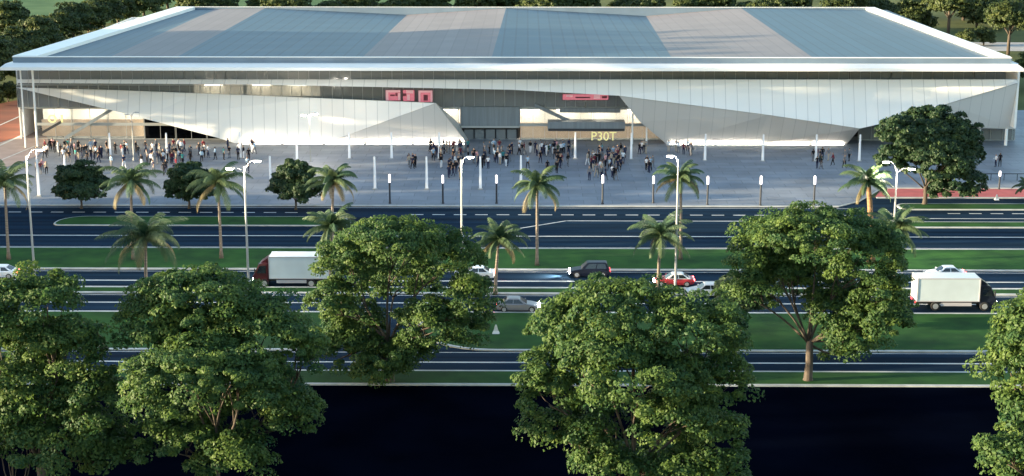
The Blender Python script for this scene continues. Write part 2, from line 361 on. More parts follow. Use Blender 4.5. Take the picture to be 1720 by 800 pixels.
# side coping: wide white flat bands along both long sides
for sgn in (0, 1):
    mb = MB()
    if sgn == 0: p = [(xl + 1.55, YE + 2.2), (xl + 5.6, YE + 2.2), (rl.x + 5.6, YR - 1.6), (rl.x + 1.55, YR - 1.6)]
    else: p = [(xr - 3.4, YE + 2.2), (xr - 1.55, YE + 2.2), (rr_.x - 1.55, YR - 1.6), (rr_.x - 3.4, YR - 1.6)]
    mb.hexa([(x, y, zu - 1.4) for x, y in p], [(x, y, zu + .16) for x, y in p]); hp(mb, 'side_coping', M['fascia'])
# roof facets
zr = zu - .35
fx = [60, 175, 290, 605, 825, 1130, 1370, 1700]; rx_ = [280, 361, 445, 684, 850, 1085, 1245, 1490]; ry_ = [15, 13.6, 12, 23, 12, 25, 12, 15]
fp = [G(x, 100, zr) for x in fx]; fp = [Vector((p.x, YE + 2.05, zr)) for p in fp]
rp = [PY(x, y + 2.0, YR - 1.35) for x, y in zip(rx_, ry_)]
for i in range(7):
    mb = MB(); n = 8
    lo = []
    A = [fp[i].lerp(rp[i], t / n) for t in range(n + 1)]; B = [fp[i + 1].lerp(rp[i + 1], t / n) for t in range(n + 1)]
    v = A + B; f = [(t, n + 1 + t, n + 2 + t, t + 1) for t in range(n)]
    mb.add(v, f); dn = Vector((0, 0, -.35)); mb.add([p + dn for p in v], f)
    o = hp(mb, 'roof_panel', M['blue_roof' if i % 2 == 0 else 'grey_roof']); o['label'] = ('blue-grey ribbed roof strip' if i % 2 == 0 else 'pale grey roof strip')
# shell: sides, back, ceiling deck under the eave, floors
gl0, gl1 = PY(30, 140, YG).x, PY(1706, 140, YG).x
mb = MB(); mb.box(gl0 - .2, gl0, YG, YR - 4, 0, ze0 + .2); mb.box(gl1, gl1 + .2, YG, YR - 4, 0, ze0 + .2); mb.box(gl0 - .2, gl1 + .2, YR - 4, YR - 3.8, 0, ze0 + .2)
hp(mb, 'side_wall', M['white'])
hp(MB().box(xl + 1, xr - 1, YE + 1.0, YG + 7, ze0 + .28, ze0 + .5), 'soffit', M['soffit'])
z1 = PY(860, 181, YG).z
hp(MB().box(gl0, gl1, YG + .2, YG + 26, z1 - .35, z1), 'upper_floor', M['slab'])
hp(MB().box(gl0, gl1, YG + 26, YG + 26.3, 0, ze0 + .2), 'inner_wall', M['mid_room'])
hp(MB().box(gl0, gl1, YG + .1, YG + 26, .1, .16), 'lobby_floor', M['slab'])
# rooms behind the glass: back walls of the different zones
def zone(name, px0, px1, y0, y1, dep, m):
    p0, p1 = PY(px0, y1, YG), PY(px1, y0, YG)
    return hp(MB().box(p0.x, p1.x, YG + dep, YG + dep + .3, max(.16, p0.z), p1.z), name, m)
zone('clerestory_wall', 30, 1706, 119, 142, 1.6, M['mid_room'])
zone('gallery_wall', 30, 322, 143, 172, 3.0, M['mid_room'])
zone('gallery_wall', 323, 405, 143, 163, 1.6, M['lit_warm'])
zone('gallery_wall', 412, 535, 143, 164, 1.6, M['lit_warm'])
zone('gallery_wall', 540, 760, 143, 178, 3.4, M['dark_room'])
zone('gallery_wall', 762, 1120, 143, 178, 3.4, M['grey_wall'])
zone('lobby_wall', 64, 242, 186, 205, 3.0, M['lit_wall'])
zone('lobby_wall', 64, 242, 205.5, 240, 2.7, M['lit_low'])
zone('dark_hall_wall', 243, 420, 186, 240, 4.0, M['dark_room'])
zone('lobby_wall', 735, 772, 182, 209, 2.0, M['lit_wall'])
zone('lobby_wall', 874, 1125, 182, 209, 2.0, M['lit_wall'])
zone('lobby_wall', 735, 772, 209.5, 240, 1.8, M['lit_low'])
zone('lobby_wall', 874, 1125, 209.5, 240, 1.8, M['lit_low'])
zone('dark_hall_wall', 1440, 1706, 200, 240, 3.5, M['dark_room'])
# curtain wall in bays: each a glass pane with its own mullions
def bay(name, px0, px1, y0, y1, m, nm=4, Yp=YG, rails=0):
    p0, p1 = PY(px0, y1, Yp), PY(px1, y0, Yp); za, zb = max(.14, p0.z), p1.z
    g = hp(MB().box(p0.x, p1.x, Yp, Yp + .05, za, zb), name, m)
    mb = MB()
    for k in range(nm + 1):
        x = p0.x + (p1.x - p0.x) * k / nm
        if k == nm: x -= .06
        mb.box(x, x + .06, Yp - .14, Yp - .005, za, zb)
    for k in range(rails): z = za + (zb - za) * (k + 1) / (rails + 1); mb.box(p0.x, p1.x, Yp - .10, Yp - .006, z - .03, z + .03)
    mb.box(p0.x, p1.x, Yp - .12, Yp - .004, za, za + .08); mb.box(p0.x, p1.x, Yp - .12, Yp - .004, zb - .08, zb)
    hp(mb, 'mullions', M['mullion'], g); return g
NB = 24; W = (1706 - 30) / NB
for i in range(NB): bay('clerestory_window', 30 + i * W + .3, 30 + (i + 1) * W - .3, 117, 142.4, M['clerestory_glass'])
NB = 16; W = (1120 - 30) / NB
for i in range(NB): bay('gallery_window', 30 + i * W + .3, 30 + (i + 1) * W - .3, 143, 180.6, M['glass'])
for (p, q) in ((64, 122), (122, 182), (182, 242)): bay('lobby_window', p + .3, q - .3, 181.5, 241, M['lobby_glass'], 2, rails=1)
for (p, q) in ((243, 295), (295, 347), (347, 420)): bay('dark_window', p + .3, q - .3, 181.5, 241, M['dark_glass'], 2)
for (p, q) in ((735, 771), (875, 935), (935, 995), (995, 1055), (1055, 1125)): bay('lobby_window', p + .3, q - .3, 181.5, 241, M['lobby_glass'], 3, rails=1)
for (p, q) in ((1440, 1530), (1530, 1620), (1620, 1706)): bay('undercroft_window', p + .3, q - .3, 212, 241, M['glass'], 4)
# entrance block: louvred grey panel over a dark doorway
def fbox(px0, px1, y0, y1, Ya, Yb): p0, p1 = PY(px0, y1, Ya), PY(px1, y0, Ya); return MB().box(p0.x, p1.x, Ya, Yb, max(.14, p0.z), p1.z)
hp(fbox(774, 873, 180, 212, YG - .6, YG + 2), 'louvre_panel', M['grey_wall'])
hp(fbox(774, 873, 212.2, 215, YG - .75, YG + 2), 'entrance_lintel', M['mullion'])
hp(fbox(776, 871, 215.3, 241, YG + 1.0, YG + 2), 'entrance_recess', M['dark_room'])
for k in range(5):
    p = 779 + k * 18
    g = hp(fbox(p, p + 17, 217, 241, YG + .3, YG + .36), 'entrance_door', M['glass'])
    q0, q1 = PY(p, 241, YG + .2), PY(p + 17, 217, YG + .2)
    m_ = MB().box(q0.x, q0.x + .08, YG + .2, YG + .29, .14, q1.z); m_.box(q1.x - .08, q1.x, YG + .2, YG + .29, .14, q1.z); m_.box(q0.x, q1.x, YG + .2, YG + .29, q1.z - .1, q1.z)
    hp(m_, 'door_frame', M['dark_metal'], g)
hp(fbox(920, 1050, 205, 220, YG - 3.0, YG - .3), 'canopy', M['grey_wall'])
hp(fbox(921, 1049, 216.5, 220.5, YG - 3.12, YG - 3.02), 'canopy_edge', M['dark_metal'])
hp(fbox(940, 1042, 182, 189.5, YG - .7, YG - .2), 'beam', M['grey_wall'])
hp(fbox(60, 1125, 208, 211, YG - .32, YG - .18), 'transom', M['mullion'])
for (p, q) in (((898, 180), (968, 212)), ((108, 236), (188, 187))):
    a, b = PY(*p, YG - .8), PY(*q, YG - .8); up = Vector((0, 0, .62))
    hp(MB().hexa([a, a + Vector((0, .5, 0)), b + Vector((0, .5, 0)), b], [a + up, a + up + Vector((0, .5, 0)), b + up + Vector((0, .5, 0)), b + up]), 'stair_flight', M['grey_wall'])
a, b = PY(70, 226, YG - 1.2), PY(102, 208, YG - 1.2)
hp(MB().hexa([a, a + Vector((0, .5, 0)), b + Vector((0, .5, 0)), b], [p_ + Vector((0, 0, .5)) for p_ in (a, a + Vector((0, .5, 0)), b + Vector((0, .5, 0)), b)]), 'stair_flight', M['dark_metal'])
# folded white cladding
V = lambda px, py, Y: PY(px, py, Y)
def facet(name, tris, m, th=.35):
    mb = MB()
    for t in tris: mb.slab(t, Vector((0, th, 0)))
    return hp(mb, name, m)
# long upper blade
def edge(pts, Y0, Y1, n=1): return [V(x, y, Y0 + (Y1 - Y0) * i / (len(pts) - 1)) for i, (x, y) in enumerate(pts)]
topx = [28, 420, 860, 1040, 1290, 1445, 1480, 1592, 1709]
boty = {28: 139.5, 420: 142, 860: 151, 1040: 161, 1290: 193, 1445: 216, 1480: 208, 1592: 174, 1709: 139.5}
yb_ = {28: 259.2, 420: 258.8, 860: 258.2, 1040: 257.8, 1290: 257, 1445: 256.4, 1480: 256.5, 1592: 257.2, 1709: 259}
q = []
for i in range(len(topx) - 1):
    x0, x1 = topx[i], topx[i + 1]
    q.append([V(x0, 134, 259.7), V(x1, 134, 259.7), V(x1, boty[x1], yb_[x1]), V(x0, boty[x0], yb_[x0])])
mb = MB()
for t in q: mb.slab(t, Vector((0, .4, 0)))
hp(mb, 'upper_cladding', M['white_panel'])
# big left wing: sloping sheet from the glass line down to the plaza
A_top = [(27, 147.5, 264.6), (200, 152, 264.4), (330, 157, 264.0), (530, 165, 262.6), (731, 173.5, 259.6)]
A_bot = [(27, 148.2, 264.5), (190, 186, 263.0), (240, 199, 262.6), (365, 231.5, 262.1), (400, 242.6, YF)]
qs = [[V(*A_top[0]), V(*A_top[1]), V(*A_bot[1])], [V(*A_top[1]), V(*A_top[2]), V(*A_bot[2]), V(*A_bot[1])], [V(*A_top[2]), V(*A_top[3]), V(*A_bot[3]), V(*A_bot[2])],
      [V(*A_top[3]), V(540, 242.6, YF), V(*A_bot[4]), V(*A_bot[3])], [V(*A_top[3]), V(*A_top[4]), V(540, 242.6, YF)]]
facet('wing_cladding', qs, M['white_panel'])
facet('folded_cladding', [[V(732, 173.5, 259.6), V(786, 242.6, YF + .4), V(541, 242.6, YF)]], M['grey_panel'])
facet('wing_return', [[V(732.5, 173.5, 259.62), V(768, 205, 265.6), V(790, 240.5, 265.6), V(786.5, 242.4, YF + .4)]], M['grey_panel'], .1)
# underside on the right, folding from the blade back to the plaza
Cp = [(1040, 161.3, 258.0), (1290, 193.3, 257.3), (1444, 216.3, 256.7), (1422, 242.6, YF), (1270, 242.6, YF), (1120, 242.6, YF), (1075, 205, 260)]
cv = [V(*p) for p in Cp]
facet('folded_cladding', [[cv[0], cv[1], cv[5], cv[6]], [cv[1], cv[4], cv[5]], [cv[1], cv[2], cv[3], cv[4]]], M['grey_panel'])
# right end wedge
Dp = [V(1709, 140, 259.3), V(1592, 174.5, 257.5), V(1482, 208.5, 256.8), V(1484, 217, 260.0), V(1706, 217, 262.2)]
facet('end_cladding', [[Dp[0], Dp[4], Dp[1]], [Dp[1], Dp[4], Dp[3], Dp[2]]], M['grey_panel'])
facet('end_soffit', [[V(1484, 217.3, 260.0), V(1706, 217.3, 262.2), V(1706, 214.5, 265.4), V(1484, 214.5, 265.4)]], M['soffit'], .0)
hp(MB().box(PY(1706, 217, 258.6).x, PY(1706, 217, 258.6).x + .35, 259.6, YG + 60, PY(1706, 217, 258.6).z, ze0 + .2), 'end_wall', M['white'])
# columns
for (px, Y, r) in ((42, 257.2, .13), (62, 258.0, .18), (1520, 261, .2), (1585, 261, .2), (1645, 261, .2), (1690, 261, .25), (1062, 261.5, .14), (1086, 261.5, .14)):
    x = PY(px, 230, Y).x; zt = ze0 + .3 if px < 100 else PY(px, 216.8 if px > 1400 else 190, Y).z
    hp(MB().tube([(x, Y, .14), (x, Y, zt)], r, 12), 'column', M['white'], smooth=False)
# uplights in the paving along the foot of the panels, and ceiling lamps in the lobbies
for (p, q_) in ((405, 470), (475, 540), (545, 610), (615, 690), (695, 780), (1125, 1200), (1205, 1280), (1285, 1360), (1365, 1418)):
    a, b = G(p, 243.5, .15), G(q_, 243.5, .15); hp(MB().box(a.x, b.x, YF - .52, YF - .44, .141, .17), 'uplight', M['lamp_strip'])
for (p, Yc, zc) in ((90, 2, z1 - .4), (150, 2, z1 - .4), (210, 2, z1 - .4), (890, 1.2, z1 - .4), (950, 1.2, z1 - .4), (1010, 1.2, z1 - .4), (1070, 1.2, z1 - .4), (752, 1.2, z1 - .4), (360, .9, PY(360, 144, YG).z), (440, .9, PY(440, 144, YG).z), (500, .9, PY(500, 144, YG).z)):
    x = PY(p, 200, YG).x; hp(MB().box(x - 1.6, x + 1.6, YG + Yc - .5, YG + Yc, zc - .08, zc), 'ceiling_light', M['ceil_lamp'])

# ---------------------------------------------------------------- signs on the hall
def text_mesh(txt, h, m, name, thick=.12):
    cu = bpy.data.curves.new('t', 'FONT'); cu.body = txt; cu.size = h / .7; cu.extrude = thick / 2; cu.align_x = 'LEFT'
    o = bpy.data.objects.new('t', cu); C.objects.link(o); dg = bpy.context.evaluated_depsgraph_get()
    me = bpy.data.meshes.new_from_object(o.evaluated_get(dg)); bpy.data.objects.remove(o); me.materials.clear(); me.materials.append(m)
    r = bpy.data.objects.new(name, me); C.objects.link(r); r.rotation_euler = (R(90), 0, 0); return r
def panel_sign(px0, px1, y0, y1, marks, label):
    p0, p1 = PY(px0, y1, YG - .5), PY(px1, y0, YG - .5); c = (p0 + p1) / 2
    e = empty('display_screen', (c.x, YG - .5, p0.z), label=label, cat='sign', group='red screens behind the gallery glass')
    w_, h_ = p1.x - p0.x, p1.z - p0.z
    MB().box(-w_ / 2, w_ / 2, 0, .12, 0, h_).build('screen', M['red_screen'], e)
    f = MB(); f.box(-w_ / 2 - .06, -w_ / 2, -.04, .16, -.06, h_ + .06); f.box(w_ / 2, w_ / 2 + .06, -.04, .16, -.06, h_ + .06); f.box(-w_ / 2, w_ / 2, -.04, .16, h_, h_ + .06); f.box(-w_ / 2, w_ / 2, -.04, .16, -.06, 0)
    f.build('screen_frame', M['dark_metal'], e)
    g = MB(); d = MB()
    for (u0, u1, v0, v1, k) in marks: (g if k else d).box(-w_ / 2 + w_ * u0, -w_ / 2 + w_ * u1, -.05 - .01 * k, -.003, h_ * v0, h_ * v1)
    if g.v: g.build('pale_mark', M['pink_mark'], e)
    if d.v: d.build('dark_mark', M['maroon_mark'], e)
panel_sign(648, 672.5, 151.5, 169, [(.0, 1, .78, 1, 1), (0, .18, .0, .78, 1), (.3, .62, .42, .58, 0), (.66, .8, .42, .72, 0), (.84, 1, .05, .7, 1)], 'square red screen with pale top band, leftmost of the left trio')
panel_sign(677, 696, 151.5, 170, [(.0, .3, .45, .7, 0), (.3, .9, .7, 1, 1), (.35, .6, .1, .6, 1)], 'narrow magenta red screen in the middle of the left trio')
panel_sign(703, 726.5, 152, 171.5, [(.0, 1, .82, 1, 1), (0, .14, .0, .82, 1), (.86, 1, .0, .82, 1), (.36, .66, .12, .62, 0)], 'pale bordered red screen above the peak of the grey folded panel')
panel_sign(945, 1022, 158.5, 168, [(.08, .22, .55, .9, 1), (.28, .6, .3, .55, 0), (.68, .82, .2, .85, 1), (.86, .97, .3, .7, 0)], 'long red screen under the white blade right of the entrance')
def letters(txt, px0, px1, y0, y1, Y, m, name, label, group=None):
    p0, p1 = PY(px0, y1, Y), PY(px1, y0, Y); h = p1.z - p0.z
    o = text_mesh(txt, h, m, name); bpy.context.view_layer.update(); wd = o.dimensions.x
    o.location = (p0.x, Y, p0.z); o.scale = ((p1.x - p0.x) / wd, 1, 1); tag(o, label, 'sign', group); return o
letters('P30T', 992, 1034, 221.5, 236, YG - 2.6, M['yellow_sign'], 'yellow_sign', 'yellow block letters standing under the entrance canopy')
letters('01', 80, 104, 193, 206, YG - 1.0, M['yellow_sign'], 'number_sign', 'pale yellow numerals in the lobby at the left corner of the hall')

# ---------------------------------------------------------------- foliage
WOOD_GAP = (0, 0)
def leaf_mesh(name, P, N, size, tone, m, rng, aspect=.62):
    """P positions, N facing directions: one folded leaf-spray quad each"""
    n = len(P); N = N / np.linalg.norm(N, axis=1, keepdims=True)
    r = rng.normal(size=(n, 3)); U = np.cross(N, r); U /= np.linalg.norm(U, axis=1, keepdims=True) + 1e-9; Vv = np.cross(N, U)
    s = size * rng.uniform(.6, 1.35, (n, 1))
    a = P + U * s; c = P - U * s; b = P + Vv * s * aspect - N * s * .25; d = P - Vv * s * aspect - N * s * .25
    vv = np.stack([a, b, c, d], 1).reshape(-1, 3).astype(np.float32)
    me = bpy.data.meshes.new(name); me.vertices.add(4 * n); me.vertices.foreach_set('co', vv.ravel())
    me.loops.add(6 * n); me.polygons.add(2 * n)
    base = (np.arange(n) * 4)[:, None]; li = (base + np.array([[0, 1, 2, 0, 2, 3]])).ravel()
    me.loops.foreach_set('vertex_index', li.astype(np.int32)); me.polygons.foreach_set('loop_start', (np.arange(2 * n) * 3).astype(np.int32))
    me.update(calc_edges=True); at = me.attributes.new('tone', 'FLOAT', 'POINT'); at.data.foreach_set('value', np.repeat(np.clip(tone, 0, 1), 4).astype(np.float32))
    me.materials.append(m); return me
def crown_points(lobes, rng, clump, nleaf, dens=1.0, inner=.55):
    P, N, T = [], [], []
    for (c, r) in lobes:
        c = np.array(c); r = np.array(r); area = (r[0] * r[1] * r[2]) ** (2 / 3)
        k = max(6, int(dens * 7.5 * area / (clump * clump)))
        d = rng.normal(size=(k, 3)); d /= np.linalg.norm(d, axis=1, keepdims=True); d[:, 2] = np.where(d[:, 2] < -.45, -d[:, 2] * .6, d[:, 2])
        rad = rng.uniform(inner, 1.04, (k, 1)) ** .7
        cc = c + d * r * rad + rng.normal(size=(k, 3)) * clump * .2
        cr = clump * rng.uniform(.4, 1.3, k); ct = rng.beta(2, 3, k)
        for j in range(k):
            q = rng.normal(size=(nleaf, 3)); q /= np.linalg.norm(q, axis=1, keepdims=True); q[:, 2] = np.where(q[:, 2] < -.3, -q[:, 2], q[:, 2])
            P.append(cc[j] + q * np.array([1, 1, .62]) * cr[j] * rng.uniform(.55, 1.05, (nleaf, 1)) ** .6)
            N.append(q * .75 + d[j] * .4 + np.array([0, 0, .2]) + rng.normal(size=(nleaf, 3)) * .5)
            T.append(ct[j] * .75 + rng.uniform(0, .35, nleaf))
    return np.concatenate(P), np.concatenate(N), np.concatenate(T)
def limb(mb, a, b, r0, r1, rng, sag=.12, n=6, sides=7):
    a, b = Vector(a), Vector(b); L = (b - a).length; pts = []; off = Vector(rng.normal(size=3)) * L * .06
    for i in range(n + 1):
        t = i / n; p = a.lerp(b, t) + off * math.sin(math.pi * t) + Vector((0, 0, L * sag * math.sin(math.pi * t) * .5)); pts.append(p)
    mb.tube(pts, [r0 + (r1 - r0) * (i / n) ** .8 for i in range(n + 1)], sides)
    return pts
def tree_px(label, base, lobes, seed, m='leaf_a', clump=.95, nleaf=130, leaf=.135, group='broad trees along the roadside', fork=.28, trunk_r=.38, dens=1.0, extra_twigs=0, name='shade_tree', depth=.9):
    rng = np.random.default_rng(seed); B = G(*base, .05); pp = PPM(B)
    e = empty(name, B, label=label, cat='tree', group=group); L3 = []; top = 0
    for i, lb in enumerate(lobes):
        cx, cy, rx, ry = lb[:4]; r = rx / pp; rzz = ry / pp; dy = (lb[4] if len(lb) > 4 else rng.uniform(-.35, .35)) * r * 2.0
        p = PY(cx, cy, B.y + dy); rd = r * depth
        ppl = PPM(p); r = rx / ppl; rz = math.sqrt(max((ry / ppl) ** 2 - (rd * .25) ** 2, (ry / ppl * .6) ** 2))
        L3.append((tuple(p - B), (r, rd, rz)))
    P, N, T = crown_points(L3, rng, clump, nleaf, dens * 1.05)
    ok = P[:, 2] > .5; P, N, T = P[ok], N[ok], T[ok]
    o = bpy.data.objects.new('crown', leaf_mesh('crown', P, N, leaf, T, M[m], rng)); C.objects.link(o); o.parent = e
    mb = MB(); top = max(c[2] for c, r in L3); fk = Vector((0, 0, top * fork))
    mb.tube([(0, 0, -.1), (0, 0, .25), (.05, 0, fk.z * .5), fk + Vector((0, 0, .2))], [trunk_r * 1.6, trunk_r * 1.1, trunk_r * .9, trunk_r * .85], 10)
    for c, r in L3:
        c = Vector(c); mid = c + Vector((0, 0, -r[2] * .35)); pts = limb(mb, fk + Vector(rng.normal(size=3)) * .1, mid, trunk_r * .36, .05, rng)
        for k in range(4):
            d = Vector(rng.normal(size=3)); d.normalize(); limb(mb, pts[rng.integers(3, 6)], c + Vector((d.x * r[0], d.y * r[1], abs(d.z) * r[2])) * .65, .06, .02, rng, n=4, sides=5)
    mb.build('trunk', M['bark'], e, smooth=True); return e

T1 = [(665, 412, 88, 50), (590, 452, 60, 58), (745, 435, 66, 58), (785, 505, 42, 62), (560, 512, 42, 48), (598, 560, 58, 58), (645, 605, 46, 34), (725, 545, 58, 48), (668, 470, 80, 50, .8), (780, 560, 38, 30), (565, 590, 50, 48), (640, 625, 50, 26), (690, 590, 40, 40)]
tree_px('broad dark tree with open forked middle, left of the grey car', (655, 642), T1, 11)
T2 = [(1370, 398, 100, 52), (1292, 415, 58, 55), (1450, 435, 70, 72), (1478, 508, 52, 66), (1440, 562, 52, 42), (1365, 475, 78, 56, .7), (1268, 492, 42, 42), (1410, 520, 60, 50), (1490, 540, 44, 50), (1330, 450, 70, 50), (1425, 590, 40, 22), (1255, 455, 30, 40)]
tree_px('broad tree on the narrow verge with bare forked trunk, left of the dark cab truck', (1357, 640), T2, 12, fork=.26)
T3 = [(330, 505, 112, 54), (262, 550, 66, 66), (440, 560, 76, 66), (505, 602, 36, 52), (345, 640, 128, 80), (452, 680, 76, 76), (300, 742, 86, 66), (395, 768, 60, 46), (490, 700, 40, 50), (340, 560, 90, 50), (400, 640, 60, 50, -.6), (300, 620, 60, 50, -.6)]
tree_px('large leafy tree rising in the foreground below the red cab truck', (365, 872), T3, 13)
T4 = [(60, 505, 76, 52), (-25, 560, 60, 76), (105, 590, 78, 68), (35, 640, 96, 68), (150, 680, 62, 76), (95, 745, 108, 66), (178, 765, 56, 46), (20, 700, 60, 50)]
tree_px('dense dark tree at the lower left corner of the frame', (75, 872), T4, 14)
T5 = [(1050, 528, 104, 60), (960, 572, 74, 76), (1168, 560, 84, 72), (922, 660, 54, 64), (1205, 645, 56, 76), (1075, 640, 124, 66), (1190, 735, 70, 66), (925, 720, 50, 30), (1090, 780, 80, 40, .6), (1010, 600, 70, 60, -.5), (1225, 790, 40, 40), (1130, 705, 70, 60, -.4), (1015, 775, 50, 34, -.3), (1000, 690, 45, 40, .5), (985, 742, 44, 34, -.5), (1040, 790, 60, 30, -.4), (1150, 790, 60, 30, -.4)]
tree_px('large sunlit tree in the middle foreground standing on the dark paving', (1065, 890), T5, 15)
T6 = [(1722, 562, 56, 72), (1702, 622, 50, 66), (1740, 690, 56, 60), (1690, 765, 48, 40), (1745, 790, 60, 50), (1760, 600, 60, 90)]
tree_px('bright tree cut by the lower right edge of the frame', (1765, 1000), T6, 16)
T7 = [(1568, 222, 66, 42), (1512, 235, 34, 40), (1615, 250, 36, 60), (1575, 275, 60, 48), (1500, 268, 26, 26), (1605, 310, 44, 40), (1555, 250, 50, 50)]
tree_px('big round dark tree on the grass nose at the right end of the plaza', (1553, 344), T7, 17, m='leaf_b', leaf=.25, clump=1.0, trunk_r=.32, fork=.25)
tree_px('small pale green tree between the middle and right foreground trees', (1244, 560), [(1242, 490, 34, 30), (1262, 510, 30, 26), (1225, 515, 24, 22)], 18, m='leaf_pale', clump=.7, leaf=.2, trunk_r=.14, name='small_tree', group=None)
rs = 'small round trees along the plaza edge'
tree_px('round dark tree on the plaza edge, left of the first full palm', (137, 350), [(135, 300, 36, 28), (118, 318, 25, 24), (155, 316, 26, 26), (137, 325, 30, 18)], 21, m='leaf_b', clump=.8, leaf=.22, trunk_r=.16, name='small_tree', group=rs)
tree_px('dark rounded tree half hidden behind a palm at the left', (318, 350), [(316, 298, 30, 26), (302, 318, 22, 24), (335, 316, 26, 26), (318, 326, 26, 16)], 22, m='leaf_b', clump=.8, leaf=.22, trunk_r=.16, name='small_tree', group=rs)
tree_px('dark rounded tree beside the yellowish palm above the red cab truck', (497, 352), [(500, 298, 30, 30), (482, 315, 24, 26), (514, 318, 24, 26), (497, 330, 26, 16)], 23, m='leaf_b', clump=.8, leaf=.22, trunk_r=.16, name='small_tree', group=rs)
# bare twigs with a few yellow leaves, lower left
B = G(25, 850, .05); rng = np.random.default_rng(5); e = empty('bare_shrub', B, label='thin bare twigs carrying a few bright yellow leaves at the lower left edge', cat='shrub')
mb = MB(); tips = []
for (px, py) in ((8, 700), (18, 690), (30, 688), (42, 705), (50, 735), (60, 720), (2, 720), (25, 735)):
    t = PY(px, py, B.y + rng.uniform(-.6, .6)) - B; limb(mb, (0, 0, 0), t, .07, .012, rng, n=6, sides=5); tips.append(t)
mb.build('stem', M['bark'], e)
P = np.concatenate([np.array(PY(px, py, B.y) - B) + rng.normal(size=(k, 3)) * s for (px, py, k, s) in ((32, 695, 26, .28), (45, 700, 22, .25), (55, 712, 14, .2), (12, 733, 16, .16), (22, 735, 14, .15))])
o = bpy.data.objects.new('leaves', leaf_mesh('leaves', P, rng.normal(size=P.shape) + np.array([0, -.5, 1]), .17, rng.uniform(0, 1, len(P)), M['yellow_leaf'], rng)); C.objects.link(o); o.parent = e

# ---------------------------------------------------------------- far trees
def proto_tree(seed, rx, rz, zc, m, clump, nleaf, leaf, tr, name, shape='round'):
    rng = np.random.default_rng(seed); e = empty(name, (0, 0, 0))
    lobes = [((0, 0, zc), (rx * .8, rx * .8, rz * .9))] + [((rx * .45 * math.cos(a), rx * .45 * math.sin(a), zc + rz * rng.uniform(-.35, .3)), (rx * .6, rx * .6, rz * .6)) for a in (0.3, 2.3, 4.4)]
    P, N, T = crown_points(lobes, rng, clump, nleaf)
    ok = P[:, 2] > .3; o = bpy.data.objects.new('crown', leaf_mesh('crown', P[ok], N[ok], leaf, T[ok], M[m], rng)); C.objects.link(o); o.parent = e
    mb = MB(); mb.tube([(0, 0, -.2), (0, 0, zc * .5), (.1, 0, zc)], [tr * 1.3, tr, tr * .6], 8)
    for k in range(5): limb(mb, (0, 0, zc * .55), (rx * .6 * math.cos(k * 1.3), rx * .6 * math.sin(k * 1.3), zc + rz * .2), tr * .5, .05, rng, n=4, sides=5)
    mb.build('trunk', M['bark'], e, smooth=True); return e
protos = [proto_tree(31, 5.0, 4.6, 4.0, 'leaf_far', 1.2, 50, .33, .3, 'hedge_tree'), proto_tree(32, 5.4, 5.0, 4.4, 'leaf_far', 1.2, 50, .33, .3, 'hedge_tree'), proto_tree(33, 6.0, 5.2, 8.2, 'leaf_far', 1.3, 60, .34, .35, 'park_tree')]
rnd = random.Random(4)
used = set()
def put_far(px, py, k, label, group, scale=1.0):
    p = G(px, py, 0); rz = rnd.uniform(0, 6.28)
    if k not in used:
        used.add(k); o = protos[k]; o.location = p; o.rotation_euler = (0, 0, rz); o.scale = (scale,) * 3; o['label'] = label
    else: o = copy_tree(protos[k], p, rz, scale, label)
    o['category'] = 'tree'; o['group'] = group
gh = 'trees of the long hedge row beside the hall'
hedge = [(-48, 176, 1.15), (-6, 150, 1.1), (36, 122, 1.1), (66, 101, 1.05), (96, 84, 1.05), (124, 71, 1.05), (150, 60, 1.05), (175, 50, 1.05), (199, 41, 1.05), (221, 33.5, 1.05), (242, 27, 1.0), (262, 20.5, 1.0), (282, 14.5, 1.0)]
for i, (px, py, s) in enumerate(hedge):
    put_far(px, py, i % 2, ['rounded dark hedge tree nearest the clay court', 'rounded hedge tree, second from the clay court'][i] if i < 2 else f'rounded sunlit hedge tree left of the hall, {["third","fourth","fifth","sixth","seventh","eighth","ninth","tenth","eleventh","twelfth","thirteenth"][i-2]} along the row from the clay court', gh, s * 1.12)
for px, py, s, lab in ((18, 74, 1.25, 'dark dome shaped tree on the lawn behind the hedge row, at the upper left'), (-22, 68, 1.2, 'dark tree cut by the upper left edge of the frame')): put_far(px, py, 1, lab, 'trees on the lawn behind the hedge', s)
for px, py, s, lab in ((14, 172, .5, 'low sunlit bush at the left end of the hall by the clay court'), (-16, 182, .55, 'low bush at the left frame edge above the clay court')): put_far(px, py, 0, lab, 'bushes beside the clay court', s)
gr = 'trees in the row behind the hall roof'
od = 'first second third fourth fifth sixth seventh eighth ninth tenth eleventh twelfth thirteenth fourteenth fifteenth sixteenth seventeenth eighteenth nineteenth twentieth twenty-first twenty-second twenty-third twenty-fourth twenty-fifth twenty-sixth twenty-seventh twenty-eighth twenty-ninth'.split()
xs = [300, 338, 372, 408, 446, 484, 520, 560, 600, 640, 676, 716, 760, 800, 842, 880, 920, 962, 1004, 1044, 1084, 1124, 1166, 1206, 1248, 1290, 1330, 1372, 1412, 1446]
for i, px in enumerate(xs):
    put_far(px + rnd.uniform(-8, 8), rnd.uniform(56, 74), 2 if i % 3 else 1, f'dark tree behind the hall roof, {od[i] if i < 29 else "last"} of the row from the left corner', gr, rnd.uniform(.85, 1.15))
